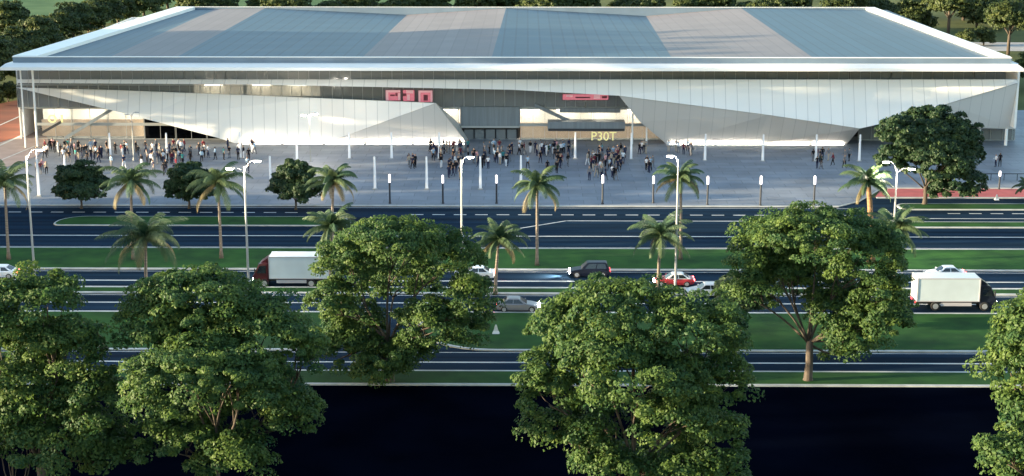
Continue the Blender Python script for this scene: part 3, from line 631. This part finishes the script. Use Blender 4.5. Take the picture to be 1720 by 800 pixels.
for i, (px, py, k, s, lab) in enumerate(((1478, 52, 1, 1.0, 'tree just beyond the rear right corner of the roof'), (1530, 60, 1, 1.15, 'dark tree behind the sunlit right roof edge, second from its rear corner'), (1592, 66, 2, 1.2, 'tall dark tree behind the middle of the right roof edge'),
        (1693, 92, 2, 1.05, 'freestanding round tree with visible trunk beside the right roof corner'), (1560, 40, 2, 1.2, 'tree of the second row behind the right roof edge, farther from the hall'), (1640, 50, 1, 1.2, 'tree between the freestanding round tree and the tall dark tree, standing back'),
        (1700, 46, 1, 1.2, 'tree far behind the freestanding round tree at the upper right'), (1652, 76, 0, .6, 'low yellowish bush left of the freestanding round tree'), (1622, 78, 0, .55, 'low yellowish bush next to the right roof edge'), (1748, 66, 2, 1.2, 'tree cut by the upper right edge of the frame'), (1738, 150, 1, .9, 'dark tree beside the right end wall of the hall'), (1515, 30, 2, 1.25, 'tall tree of the second row just past the rear right roof corner'), (1618, 34, 1, 1.3, 'broad tree far behind the right roof edge, above the tall dark tree'), (1668, 40, 2, 1.1, 'slim tree directly left of and behind the freestanding round tree'))):
    put_far(px, py, k, lab, 'trees right of the hall', s)

# unseen trees added left of the picture, heights shaped to shade roads and facade
rng = np.random.default_rng(77); lob = []
for y in np.arange(84, 345, 7.0):
    for x in ((-112, -122) if y < 290 else (-132, -142)):
        c = y + rng.uniform(-1.5, 1.5)
        if WOOD_GAP[0] < c + (x + 112) * .1 < WOOD_GAP[1]: continue
        h_ = rng.uniform(11, 13) if 165 < y < 206 else rng.uniform(27, 31) if 206 <= y < 290 else rng.uniform(14, 17); lob.append(((x + rng.uniform(-3, 3), c, h_ * .52), (5.6, 5.6, h_ * .5)))
P, N, T = crown_points(lob, rng, 2.0, 46, .8)
ok = P[:, 2] > .1; wo = bpy.data.objects.new('wood', leaf_mesh('wood', P[ok], N[ok], .55, T[ok], M['leaf_far'], rng)); C.objects.link(wo); tag(wo, kind='stuff')
wo['label'] = 'dense unseen trees added left of the picture to shade roads and facade'

# ---------------------------------------------------------------- palms
def palm(label, base, crown_c, rad, seed, m='palm_leaf', bark='palm_bark', tr=.17, nf=22, dry=0, group='coconut palms along the road'):
    rng = np.random.default_rng(seed); B = G(*base, .12); pp = PPM(B); top = PY(*crown_c, B.y) - B; Lf = rad / pp * 1.25
    e = empty('palm_tree', B, label=label, cat='palm', group=group)
    mb = MB(); pts = []; n = 9
    for i in range(n + 1):
        t = i / n; pts.append(Vector((top.x * t ** 1.6, top.y * t, top.z * t)))
    rr = [tr * (1.7 if i == 0 else 1.15 - .35 * i / n) for i in range(n + 1)]; mb.tube(pts, rr, 9); mb.build('trunk', M[bark], e, smooth=True)
    mb = MB(); T = []
    def frond(az, el, L, droop):
        mi = 1 if el < -.05 and rng.random() < .12 + dry else 0
        pts = []; p = Vector(top); d_el = el; step = L / 10
        for i in range(11):
            pts.append(p.copy()); p = p + Vector((math.cos(az) * math.cos(d_el), math.sin(az) * math.cos(d_el), math.sin(d_el))) * step; d_el -= droop * (.5 + .12 * i)
        side = Vector((-math.sin(az), math.cos(az), 0)); tone = rng.uniform(.1, .9); tw = rng.uniform(-.35, .35)
        k0 = len(mb.v); mb.tube(pts[:10], [.045 * (1 - i / 12) for i in range(10)], 4, mi)
        T.extend([tone] * (len(mb.v) - k0))
        for i in range(1, 30):
            t = i / 30; k = t * 10; j = int(k); q = pts[j].lerp(pts[j + 1], k - j); tan = (pts[j + 1] - pts[j]).normalized()
            ll = L * .20 * math.sin(math.pi * min(1, .16 + t * .84)) ** .7 + .1
            for s in (-1, 1):
                dd = (side * s * math.cos(.45 + tw * s) + tan * .8 + Vector((0, 0, -.42 - .3 * rng.random()))).normalized(); wv = tan * .056 * (1.3 - t * .5)
                a = q - wv; b = q + wv; c = q + dd * ll * .55 + wv * 1.25; d2 = q + dd * ll * .55 - wv; tip = q + dd * ll + Vector((0, 0, -ll * .22))
                mb.add([a, b, c, tip, d2], [(0, 1, 2, 4), (4, 2, 3)], mi); T.extend([tone + rng.uniform(-.12, .12)] * 5)
    for i in range(nf):
        u = i / nf; el = 1.35 - 1.75 * u + rng.uniform(-.12, .12)
        frond(i * 2.4 + rng.uniform(-.3, .3), el, Lf * rng.uniform(.85, 1.1) * (.8 if u < .12 else 1), .10 + .09 * rng.random() + .03 * (1 - u))
    cr = mb.build('crown', [M[m], M['palm_dry']], e)
    at = cr.data.attributes.new('tone', 'FLOAT', 'POINT'); at.data.foreach_set('value', np.clip(np.array(T, dtype=np.float32), 0, 1))
    # coconuts and dead sheath under the crown
    mb = MB()
    for k in range(7):
        a = k * .9; c = Vector(top) + Vector((math.cos(a) * .28, math.sin(a) * .28, -.35 - .12 * (k % 2))); mb.tube([c + Vector((0, 0, -.14)), c + Vector((0, 0, -.07)), c + Vector((0, 0, .07)), c + Vector((0, 0, .14))], [.05, .12, .12, .05], 7)
    mb.build('fruit_cluster', M['palm_dry'], e, smooth=True)
palm('dusty palm cut by the left frame edge beside the curved lamp post', (15, 436), (8, 306), 50, 41, dry=.2)
palm('tall palm in front of the round dark tree, with its trunk behind a lower palm', (224, 436), (220, 304), 50, 42)
palm('broad low palm with bright upright fronds on the median', (246, 490), (245, 398), 68, 43, nf=26)
palm('palm half covering a small dark tree, left of the red cab truck lamp post', (372, 434), (366, 306), 50, 44)
palm('yellowish palm beside a small dark tree in front of the grey folded panel', (558, 434), (560, 302), 42, 45, dry=.3)
palm('palm directly behind the red cab truck', (556, 488), (556, 380), 46, 46)
palm('palm with a clear bare trunk on the wide median at the centre', (902, 446), (902, 312), 48, 47, dry=.1)
palm('palm right of the broad open-forked tree, rising over the grey car', (832, 494), (838, 402), 48, 48, dry=.35)
palm('palm against the central lamp post, in front of the plaza', (1143, 436), (1143, 298), 44, 49, dry=.15)
palm('palm next to the red car, below the lit lamp head', (1105, 486), (1110, 393), 50, 50, dry=.1)
palm('stout palm with an orange trunk left of the double lamp at the right', (1463, 440), (1458, 304), 42, 51, bark='palm_bark_orange', tr=.34, dry=.2)
palm('palm behind the right broad tree with long pale fronds reaching out', (1502, 488), (1504, 384), 52, 52, dry=.1)
palm('small palm at the right frame edge beside the red paving', (1726, 338), (1726, 312), 22, 53, nf=16, tr=.14)

# ---------------------------------------------------------------- street lamps
def street_lamp(label, base, top, arms, group='tall street lamps along the medians', lit=True, r=.13, energy=900):
    B = G(*base, .12); h = (PY(base[0], top, B.y) - B).z
    e = empty('street_lamp', B, label=label, cat='street lamp', group=group)
    MB().tube([(0, 0, 0), (0, 0, .35), (0, 0, .36), (0, 0, h)], [r * 1.8, r * 1.8, r * 1.15, r * .6], 10).build('pole', M['lamp_steel'], e, smooth=False)
    for (ax, az, ay) in arms:                      # metres: sideways, rise, depth
        s = 1 if ax > 0 else -1
        pts = [Vector((0, 0, h - .6)), Vector((ax * .25, ay * .25, h - .6 + az * .55)), Vector((ax * .6, ay * .6, h - .6 + az * .9)), Vector((ax, ay, h - .6 + az))]
        a = MB().tube(pts, [.06, .055, .05, .045], 7).build('arm', M['lamp_steel'], e)
        c = pts[-1]; hd = MB(); L = .75; wv = .16
        hd.hexa([(c.x, c.y - wv, c.z - .1), (c.x + s * L, c.y - wv * .7, c.z - .08), (c.x + s * L, c.y + wv * .7, c.z - .08), (c.x, c.y + wv, c.z - .1)],
                [(c.x + s * .05, c.y - wv * .6, c.z + .1), (c.x + s * (L - .1), c.y - wv * .5, c.z + .05), (c.x + s * (L - .1), c.y + wv * .5, c.z + .05), (c.x + s * .05, c.y + wv * .6, c.z + .1)])
        hdo = hd.build('lamp_head', M['lamp_steel'], e, bevel=.03)
        if lit:
            MB().hexa([(c.x + s * .1, c.y - wv * .95, c.z - .24), (c.x + s * (L - .05), c.y - wv * .85, c.z - .2), (c.x + s * (L - .05), c.y + wv * .85, c.z - .2), (c.x + s * .1, c.y + wv * .95, c.z - .24)],
                      [(c.x + s * .04, c.y - wv * 1.05, c.z - .105), (c.x + s * (L + .02), c.y - wv, c.z - .085), (c.x + s * (L + .02), c.y + wv, c.z - .085), (c.x + s * .04, c.y + wv * 1.05, c.z - .105)]).build('lens', M['street_lens'], hdo)
            ld = bpy.data.lights.new('street_light', 'POINT'); ld.energy = energy; ld.color = (1, .86, .68); ld.shadow_soft_size = .3
            lo_ = bpy.data.objects.new('street_light', ld); C.objects.link(lo_); lo_.parent = e; lo_.location = (c.x + s * .5, c.y, c.z - .6)
street_lamp('tall lamp post near the left frame edge with one arm curving right', (60, 488), 262, [(1.0, 1.3, .3)])
street_lamp('tall lamp post left of the red cab truck with two lit heads', (418, 488), 280, [(1.0, 1.2, .6), (-1.1, .55, -.4)])
street_lamp('lamp post at the centre behind the broad open-forked tree', (776, 440), 268, [(.7, .9, .3)])
street_lamp('lamp post rising through two palms right of the centre', (1134, 488), 268, [(-.5, 1.0, .3)])
street_lamp('lamp post by the orange trunked palm with two lit heads', (1498, 440), 283, [(-.9, 1.4, .3), (1.2, .7, -.4)])
gp = 'thin lamps on the plaza in front of the hall'
street_lamp('thin unlit plaza lamp in front of the dark windows at the left', (225, 270), 192, [(-.4, .55, 0), (.55, .9, 0)], gp, False, .09)
street_lamp('thin plaza lamp with two bright heads in front of the white wing', (522, 272), 192, [(-.55, .55, 0), (.5, .75, 0)], gp, True, .09, 250)

# ---------------------------------------------------------------- light pylons and posts on the plaza
gq = 'white light pylons standing on the plaza'
def pylon_proto():
    e = empty('light_pylon', (0, 0, 0)); r = .2
    MB().hexa([(-r, -.14, .12), (r, -.14, .12), (r, .14, .12), (-r, .14, .12)], [(-.12, -.07, 4.3), (.12, -.07, 4.3), (.12, .07, 4.3), (-.12, .07, 4.3)]).build('shaft', M['pylon'], e, bevel=.03)
    MB().box(-.36, .36, -.26, .26, 0, .12).build('base_plate', M['lamp_steel'], e); return e
def post_proto():
    e = empty('light_post', (0, 0, 0))
    MB().tube([(0, 0, 0), (0, 0, .12), (0, 0, .13), (0, 0, 2.75)], [.2, .2, .13, .12], 10).build('shaft', M['post_dark'], e)
    MB().tube([(0, 0, 2.752), (0, 0, 2.80), (0, 0, 3.75), (0, 0, 3.85)], [.13, .16, .15, .06], 10).build('lens', M['post_glow'], e); return e
def row(proto, spots, cat, group, z=.14):
    src = None
    for (px, py, s, lab) in spots:
        p = G(px, py, z)
        if src is None: src = proto(); o = src; o.location = p; o['label'] = lab; o.scale = (1, 1, s)
        else: o = copy_tree(src, p, 0, 1, lab); o.scale = (1, 1, s)
        o['category'] = cat; o['group'] = group
row(pylon_proto, [(186, 268, 1.0, 'white pylon among the left crowd, in front of the lit lobby'), (281, 268, 1.0, 'white pylon in front of the dark windows at the left'), (404, 266, 1.0, 'white pylon at the right edge of the left crowd'),
    (499, 269, .95, 'white pylon behind the small dark tree, below the white wing'), (587, 267, 1.0, 'white pylon left under the grey folded triangle'), (658, 267, 1.0, 'white pylon under the grey folded triangle, near its middle'), (738, 267, 1.0, 'white pylon at the left rear of the central crowd'),
    (966, 267, 1.0, 'white pylon left of the yellow sign'), (1060, 268, 1.0, 'white pylon right of the yellow sign'), (1184, 270, 1.0, 'white pylon at the left foot of the right folded panel'), (1281, 271, 1.0, 'white pylon at the middle of the right folded panel'), (1370, 271, 1.0, 'white pylon behind the small right crowd'), (1443, 271, 1.0, 'white pylon at the low point of the upper blade, left of the big round tree'),
    (66, 330, 1.25, 'white pylon beside the curved lamp post at the left'), (110, 300, .85, 'white pylon behind the round dark tree at the left'), (455, 317, 1.12, 'front row white pylon left of the small dark tree'), (630, 318, 1.12, 'lone front row white pylon on empty paving left of the central crowd'),
    (717, 318, 1.12, 'front row white pylon at the left edge of the central crowd'), (807, 318, 1.12, 'front row white pylon right of the central lamp post'), (875, 309, 1.0, 'front row white pylon left above the clear trunk palm')], 'light pylon', gq)
row(post_proto, [(655, 342, 1.08, 'dark post with glowing top, leftmost of the row along the plaza kerb'), (744, 342, 1.05, 'dark post with glowing top on the kerb, left of the central lamp post'), (834, 342, 1.05, 'dark post with glowing top on the kerb, right of the central lamp post'), (1012, 343, 1.08, 'dark post with glowing top below the densest crowd'),
    (1097, 341, 1.0, 'dark post with glowing top left of the palm with the lit lamp'), (1188, 344, 1.05, 'dark post with glowing top right of the palm with the lit lamp'), (1277, 345, 1.08, 'dark post with glowing top on empty kerb below the right folded panel'), (1367, 345, 1.08, 'dark post with glowing top below the small right crowd'), (1678, 318, .7, 'short dark post with white top on the red paving at the right')], 'light post', 'dark light posts along the plaza kerb')
# railing at the far right and two little marker signs
a, b = G(1620, 303, .14), G(1730, 303, .14)
e = empty('railing', (a.x, a.y, .14), label='low dark railing across the plaza at the right edge', cat='railing')
mb = MB(); mb.box(0, b.x - a.x, -.04, .04, .95, 1.05); mb.build('rail', M['post_dark'], e)
for k in range(6): x = (b.x - a.x) * k / 5.0; MB().box(x - .04, x + .04, -.035, .035, 0, .95).build('post', M['post_dark'], e)
def marker(px, py, lab, s=1.0):
    B = G(px, py, .15); e = empty('marker_sign', B, label=lab, cat='sign')
    MB().hexa([(-.45 * s, -.35 * s, 0), (.45 * s, -.35 * s, 0), (.45 * s, .35 * s, 0), (-.45 * s, .35 * s, 0)], [(-.3 * s, -.2 * s, .3 * s), (.3 * s, -.2 * s, .3 * s), (.3 * s, .2 * s, .3 * s), (-.3 * s, .2 * s, .3 * s)]).build('foot', M['p_white'], e)
    MB().hexa([(-.3 * s, -.06, .3 * s), (.3 * s, -.06, .3 * s), (.3 * s, .06, .3 * s), (-.3 * s, .06, .3 * s)], [(-.1 * s, -.05, 1.1 * s), (.1 * s, -.05, 1.1 * s), (.1 * s, .05, 1.1 * s), (-.1 * s, .05, 1.1 * s)]).build('plate', M['p_white'], e)
marker(833, 560, 'small white triangular marker on the grass beside the crossover', .8); marker(1674, 336, 'tiny white marker on the kerb below the red paving', .7)

# ---------------------------------------------------------------- vehicles
def wheels(e, xs, W, r, wd=.22):
    for x in xs:
        for s in (-1, 1):
            w_ = MB().tube([(x, s * (W / 2 - wd), r), (x, s * (W / 2 - wd * .85), r), (x, s * (W / 2 - .02), r), (x, s * (W / 2), r)], [r * .88, r, r, r * .88], 18).build('wheel', M['tyre'], e)
            MB().cyl((x, s * (W / 2 + .004), r), (0, 1, 0), r * .62, .03, 14).build('rim', M['rim'], w_)
def car(label, px, py, face, m, L=4.5, W=1.82, Hh=1.45, suv=False, lights=True, tail='tail_lamp', beam=1200, roof=None):
    B = G(px, py, .004); e = empty('parked_car' if False else 'car', B, 0 if face > 0 else math.pi, label=label, cat='car', group='cars on the two carriageways')
    zb = .92 if not suv else 1.02; h = L / 2; w = W / 2
    # lower body: stations along the length
    st = [(-h, .42, .78, w * .80), (-h + .12, .30, .90, w * .93), (-h + .75, .22, zb, w), (-.2, .2, zb + .01, w), (h * .42, .2, zb, w), (h * .72, .22, zb - .12, w * .98), (h - .18, .28, zb - .26, w * .90), (h, .40, .60, w * .74)]
    v = []; f = []
    for (x, z0, z1_, ww) in st:
        v += [(x, -ww * .9, z0), (x, -ww, z0 + (z1_ - z0) * .45), (x, -ww * .97, z1_ - .05), (x, -ww * .84, z1_), (x, ww * .84, z1_), (x, ww * .97, z1_ - .05), (x, ww, z0 + (z1_ - z0) * .45), (x, ww * .9, z0)]
    n = 8
    for i in range(len(st) - 1):
        for k in range(n): f.append((i * n + k, i * n + (k + 1) % n, (i + 1) * n + (k + 1) % n, (i + 1) * n + k))
    f += [tuple(range(n)), tuple((len(st) - 1) * n + k for k in range(n))]
    MB().add(v, f).build('body', m, e, smooth=False, bevel=.05)
    # cabin
    if suv: xb, xt = (-h + .12, h * .44), (-h + .42, h * .12)
    else: xb, xt = (-h + .42, h * .44), (-h + 1.25, h * .08)
    wb, wt = w * .90, w * .70
    lo = [(xb[0], -wb, zb - .04), (xb[1], -wb, zb - .06), (xb[1], wb, zb - .06), (xb[0], wb, zb - .04)]
    md = [(xt[0], -wt, Hh - .06), (xt[1], -wt, Hh - .06), (xt[1], wt, Hh - .06), (xt[0], wt, Hh - .06)]
    tp = [(xt[0] + .18, -wt * .82, Hh), (xt[1] - .18, -wt * .82, Hh), (xt[1] - .18, wt * .82, Hh), (xt[0] + .18, wt * .82, Hh)]
    c = MB().add(lo + md + tp, [(0, 1, 5, 4), (1, 2, 6, 5), (2, 3, 7, 6), (3, 0, 4, 7), (4, 5, 9, 8), (5, 6, 10, 9), (6, 7, 11, 10), (7, 4, 8, 11), (8, 9, 10, 11), (3, 2, 1, 0)]).build('roof', roof or m, e, bevel=.04)
    def quad(p, q_, r_, s_, u0, u1, v0, v1):
        p, q_, r_, s_ = map(Vector, (p, q_, r_, s_)); B_ = lambda u, v_: (p.lerp(q_, u)).lerp(s_.lerp(r_, u), v_)
        P4 = [B_(u0, v0), B_(u1, v0), B_(u1, v1), B_(u0, v1)]; nn = (P4[1] - P4[0]).cross(P4[3] - P4[0]).normalized(); return P4, nn
    def win(name, P4, nn): MB().hexa([x - nn * .02 for x in P4], [x + nn * .012 for x in P4]).build(name, M['car_glass'], e)
    win('windscreen', *quad(lo[1], lo[2], md[2], md[1], .06, .94, .12, .93)); win('rear_window', *quad(lo[3], lo[0], md[0], md[3], .08, .92, .2, .92))
    for (u0, u1) in ((.10, .46), (.50, .88)):
        win('side_window', *quad(lo[0], lo[1], md[1], md[0], u0, u1, .16, .92)); win('side_window', *quad(lo[2], lo[3], md[3], md[2], 1 - u1, 1 - u0, .16, .92))
    wheels(e, (-h * .62, h * .62), W, .34 if not suv else .38)
    for s in (-1, 1):
        MB().box(h - .16, h - .01, s * w * .62 - .24, s * w * .62 + .24, .56, .74).build('headlight', M['head_lamp'] if lights else M['p_silver'], e)
        MB().box(-h - .01, -h + .12, s * w * .62 - .2, s * w * .62 + .2, .70, .86).build('tail_light', M[tail], e)
        MB().hexa([(h * .30, s * (w + .01), zb - .02), (h * .36, s * (w + .01), zb - .02), (h * .36, s * (w + .2), zb), (h * .30, s * (w + .2), zb)], [(h * .30, s * (w + .01), zb + .14), (h * .36, s * (w + .01), zb + .12), (h * .36, s * (w + .2), zb + .12), (h * .30, s * (w + .2), zb + .14)]).build('mirror', m, e)
    MB().box(h - .03, h + .04, -w * .7, w * .7, .34, .50).build('bumper', M['chassis'], e)
    if lights: beam_light(e, (h + .35, 0, .66), beam)
    return e
def beam_light(e, loc, energy):
    ld = bpy.data.lights.new('headlight_beam', 'SPOT'); ld.energy = energy * .7; ld.color = (1, .9, .76); ld.spot_size = R(75); ld.spot_blend = .8; ld.shadow_soft_size = .25
    o = bpy.data.objects.new('headlight_beam', ld); C.objects.link(o); o.parent = e; o.location = loc; o.rotation_euler = Vector((1, 0, -.16)).to_track_quat('-Z', 'Y').to_euler()
def truck(label, px, py, face, cabm, L=8.3, W=2.45, Hh=3.55, lights=True, beam=1500):
    B = G(px, py, .004); e = empty('box_truck', B, 0 if face > 0 else math.pi, label=label, cat='truck', group='white box trucks')
    h = L / 2; w = W / 2; cx = h - 1.75
    MB().box(-h, cx - .12, -w, w, 1.02, Hh).build('cargo_box', M['box_white'], e, bevel=.05)
    f = MB()
    for s in (-1, 1):
        f.box(-h - .015, cx - .10, s * w - .03, s * w + .03, 1.0, 1.10); f.box(-h - .015, cx - .10, s * w - .03, s * w + .03, Hh - .1, Hh + .012)
        f.box(-h - .02, -h + .08, s * w - .04, s * w + .035, 1.0, Hh + .012); f.box(cx - .2, cx - .10, s * w - .04, s * w + .035, 1.0, Hh + .012)
    f.build('box_trim', M['skirt'], e)
    d = MB(); d.box(-h - .035, -h - .003, -w + .1, -.02, 1.12, Hh - .12); d.box(-h - .035, -h - .003, .02, w - .1, 1.12, Hh - .12); d.build('rear_door', M['p_white'], e)
    MB().box(-h + .1, h - .5, -.5, .5, .55, 1.0).build('chassis', M['chassis'], e)
    for s in (-1, 1): MB().box(-h + 2.6, cx - .9, s * (w - .1) - .03, s * (w - .1) + .03, .5, .86).build('side_guard', M['skirt'], e)
    # cab: cab-over profile
    prof = [(cx, .55), (cx, 2.75), (cx + .55, 2.8), (cx + 1.05, 2.62), (cx + 1.5, 1.65), (cx + 1.72, 1.35), (cx + 1.75, .5)]
    ww = [w * .96, w * .88, w * .84, w * .84, w * .92, w * .95, w * .95]
    c = MB().hexa([(x, -q_, z) for (x, z), q_ in zip(prof, ww)], [(x, q_, z) for (x, z), q_ in zip(prof, ww)]).build('cab', cabm, e, bevel=.06)
    P4 = [Vector((cx + 1.10, -w * .74, 2.52)), Vector((cx + 1.10, w * .74, 2.52)), Vector((cx + 1.48, w * .80, 1.72)), Vector((cx + 1.48, -w * .80, 1.72))]; nn = Vector((.93, 0, .36)) * .03
    MB().hexa([p - nn for p in P4], [p + nn for p in P4]).build('windscreen', M['car_glass'], e)
    for s in (-1, 1):
        P4 = [Vector((cx + .25, s * w * .945, 1.62)), Vector((cx + 1.3, s * w * .94, 1.62)), Vector((cx + .98, s * w * .875, 2.42)), Vector((cx + .25, s * w * .89, 2.46))]; nn = Vector((0, s * .035, .008))
        MB().hexa([p - nn for p in P4], [p + nn for p in P4]).build('side_window', M['car_glass'], e)
        MB().box(cx + 1.70, cx + 1.785, s * w * .7 - .2, s * w * .7 + .2, .78, 1.0).build('headlight', M['head_lamp'] if lights else M['p_silver'], e)
        MB().box(-h - .06, -h + .04, s * w * .75 - .18, s * w * .75 + .18, .72, .9).build('tail_light', M['tail_dim'], e)
        MB().box(cx + 1.42, cx + 1.52, s * (w + .06) - .1, s * (w + .06) + .1, 1.7, 2.2).build('mirror', M['chassis'], e)
    MB().box(cx + 1.5, cx + 1.80, -w * .97, w * .97, .42, .72).build('bumper', M['chassis'], e)
    P4 = [Vector((cx + .02, -w * .8, 2.77)), Vector((cx + .02, w * .8, 2.77)), Vector((cx + .9, w * .7, 2.78)), Vector((cx + .9, -w * .7, 2.78))]
    MB().hexa([p for p in P4], [P4[0] + Vector((0, 0, .6)), P4[1] + Vector((0, 0, .6)), P4[2] + Vector((-.15, 0, .06)), P4[3] + Vector((-.15, 0, .06))]).build('wind_deflector', cabm, e, bevel=.04)
    wheels(e, (-h * .52, h * .70), W, .48, .3)
    if lights: beam_light(e, (h + .35, 0, .9), beam)
    return e
truck('white box truck with a dark red cab driving left', 492, 478.5, -1, M['p_red'], L=8.6)
truck('white box truck with a dark blue cab driving right at the right', 1601, 517, 1, M['p_dark'], L=8.5, beam=2600)
car('dark sport utility car with a shining headlight on the far carriageway', 990, 464, -1, M['p_dark'], 4.75, 1.9, 1.75, True, beam=2200, tail='tail_dim')
car('red car with a pale roof behind two palms, headlights on', 1131, 479, -1, M['p_cherry'], 4.6, beam=2200, roof=M['p_white'])
car('silver car half hidden behind the middle foreground tree', 1185, 497, -1, M['p_silver'], 4.5, lights=False)
car('grey car driving right with glowing headlight and red tail light', 870, 521.5, 1, M['p_grey'], 4.7, beam=2600)
car('white car peeking out right of the broad open-forked tree', 797, 468, -1, M['p_white'], 4.6, lights=False)
car('white car with a red tail light cut by the left frame edge', -2, 466, -1, M['p_white'], 4.6)
car('white car passing behind the dark cab truck', 1586, 467.5, -1, M['p_white'], 4.6, lights=False)

# ---------------------------------------------------------------- people on the plaza
def body(pose, seed):
    """one continuous skin: edges with a radius per joint, grown and subdivided"""
    v = {}; rad = {}; E_ = []
    def J(n, p, r): v[n] = p; rad[n] = r
    st, arm, carry = pose
    J('pelvis', (0, 0, .93), .145); J('waist', (0, .0, 1.08), .125); J('chest', (0, .01, 1.30), .155); J('neck', (0, .0, 1.46), .062); J('jaw', (0, .03, 1.57), .082); J('head', (0, .015, 1.68), .10)
    E_ += [('pelvis', 'waist'), ('waist', 'chest'), ('chest', 'neck'), ('neck', 'jaw'), ('jaw', 'head')]
    for s, n in ((-1, 'l'), (1, 'r')):
        q_ = st * s
        J('hip' + n, (.095 * s, 0, .86), .095); J('knee' + n, (.10 * s, q_ * .5 + .02, .48), .066); J('ank' + n, (.10 * s, q_ * .95 - .03, .10), .045); J('toe' + n, (.11 * s, q_ * .95 + .13, .04), .038)
        E_ += [('pelvis', 'hip' + n), ('hip' + n, 'knee' + n), ('knee' + n, 'ank' + n), ('ank' + n, 'toe' + n)]
        J('sho' + n, (.185 * s, 0, 1.38), .068)
        if carry == s: el, ha = (.22 * s, .02, 1.12), (.16 * s, .25, 1.15)
        elif carry == 2: el, ha = (.27 * s, -.02, 1.12), (.12 * s, .18, 1.03)
        else: el, ha = (.235 * s, -arm * s * .5 - .02, 1.11), (.25 * s, -arm * s + .06, .86)
        J('elb' + n, el, .048); J('wri' + n, ha, .034); J('han' + n, (ha[0] * .98, ha[1] + .03, ha[2] - .09), .038)
        E_ += [('chest', 'sho' + n), ('sho' + n, 'elb' + n), ('elb' + n, 'wri' + n), ('wri' + n, 'han' + n)]
    names = list(v); me = bpy.data.meshes.new('b'); me.from_pydata([v[n] for n in names], [(names.index(a), names.index(b)) for a, b in E_], [])
    o = bpy.data.objects.new('b', me); C.objects.link(o); md = o.modifiers.new('skin', 'SKIN'); md.use_smooth_shade = True
    for i, n in enumerate(names): me.skin_vertices[0].data[i].radius = (rad[n], rad[n] * (.72 if n in ('chest', 'waist', 'pelvis') else 1)); me.skin_vertices[0].data[i].use_root = n == 'pelvis'
    sb = o.modifiers.new('sub', 'SUBSURF'); sb.levels = 1; sb.render_levels = 1
    dg = bpy.context.evaluated_depsgraph_get(); r = bpy.data.meshes.new_from_object(o.evaluated_get(dg)); bpy.data.objects.remove(o); return r
POSES = [(0.0, 0, 0), (.22, .18, 0), (-.24, -.2, 0), (.03, 0, 1), (-.04, 0, 2), (.16, .1, -1), (0.02, .03, 0)]
PN = ['standing', 'striding', 'striding', 'standing with one hand raised', 'standing with hands together', 'walking with a bent arm', 'standing']
bodies = [body(p, i) for i, p in enumerate(POSES)]
def dressed(pi, top, bottom, skin, hat):
    me = bodies[pi].copy(); me.name = 'person'; me.materials.clear()
    for k in ('c_' + top, 'c_' + bottom, skin, 'hair', 'c_black'): me.materials.append(M[k])
    idx = []
    for p in me.polygons:
        c = p.center
        if c.z > 1.66 or (c.z > 1.56 and c.y < -.005): i = 3
        elif c.z > 1.46: i = 2
        elif c.z < .09: i = 4
        elif abs(c.x) > .17 and c.z < (1.2 if hat else .93): i = 2
        elif abs(c.x) > .2: i = 0
        elif c.z < .96: i = 1
        else: i = 0
        idx.append(i)
    me.polygons.foreach_set('material_index', idx); me.polygons.foreach_set('use_smooth', [True] * len(idx)); return me
tops = ['black'] * 12 + ['navy'] * 6 + ['white'] * 5 + ['grey'] * 4 + ['light blue'] * 3 + ['maroon'] * 2 + ['beige'] * 2 + ['pink', 'teal', 'dark green']
bots = ['black'] * 8 + ['navy'] * 6 + ['grey'] * 3 + ['beige'] * 2 + ['white'] * 2
PR = random.Random(7); cache = {}
clusters = [  # px0, px1, py0, py1 (feet), how many, where
    (72, 135, 253, 276, 18, 'by the lit left lobby corner'), (60, 130, 256, 300, 8, 'behind the round dark tree'), (136, 235, 253, 276, 18, 'in front of the lit lobby'), (140, 240, 258, 284, 10, 'around the leftmost rear pylon'),
    (242, 345, 253, 280, 32, 'in front of the dark windows'), (240, 330, 266, 298, 10, 'facing the dark windows'), (346, 432, 252, 270, 12, 'below the white wing'), (415, 428, 286, 295, 2, 'beside the two headed lamp'),
    (686, 712, 278, 292, 5, 'left of the central crowd'), (722, 788, 254, 282, 32, 'behind the left front pylons'), (735, 778, 282, 304, 12, 'near the central lamp post'), (795, 860, 266, 284, 20, 'right of the central lamp'),
    (786, 870, 254, 263, 7, 'outside the dark entrance doors'), (872, 962, 254, 263, 22, 'left of the yellow sign'), (885, 960, 262, 292, 14, 'above the clear trunk palm'), (985, 1050, 262, 280, 26, 'below the yellow sign'), (988, 1044, 272, 304, 24, 'in the densest central group'),
    (1070, 1110, 280, 291, 7, 'right of the dense crowd'), (1068, 1090, 254, 263, 4, 'by the pylon near the sign'), (1122, 1166, 254, 263, 8, 'below the right folded panel'), (1364, 1440, 264, 298, 13, 'in the small right crowd'), (1660, 1682, 277, 286, 2, 'at the plaza far right')]
taken = []
for (x0, x1, y0, y1, n, where) in clusters:
    for k in range(n):
        for _ in range(30):
            px, py = PR.uniform(x0, x1), PR.uniform(y0, y1); p = G(px, py, .14)
            if p.y < YF - 1.6 and all((p - t).length > .6 for t in taken): break
        if p.y > YF - 1.6: p.y = YF - 1.6 - PR.random()
        taken.append(p); key = (PR.randrange(len(POSES)), PR.choice(tops), PR.choice(bots))
        if key not in cache: cache[key] = dressed(*key, PR.choice(['skin', 'skin', 'skin_dark']), PR.random() < .5)
        o = bpy.data.objects.new('person', cache[key]); C.objects.link(o); o.location = p; o.rotation_euler = (0, 0, PR.uniform(0, 6.28)); s = PR.uniform(1.18, 1.32); o.scale = (s, s, s)
        tag(o, f'person in {key[1]} top and {key[2]} trousers {PN[key[0]].split()[0]} {where}', 'person', 'crowd on the plaza')
for me in bodies: bpy.data.meshes.remove(me)
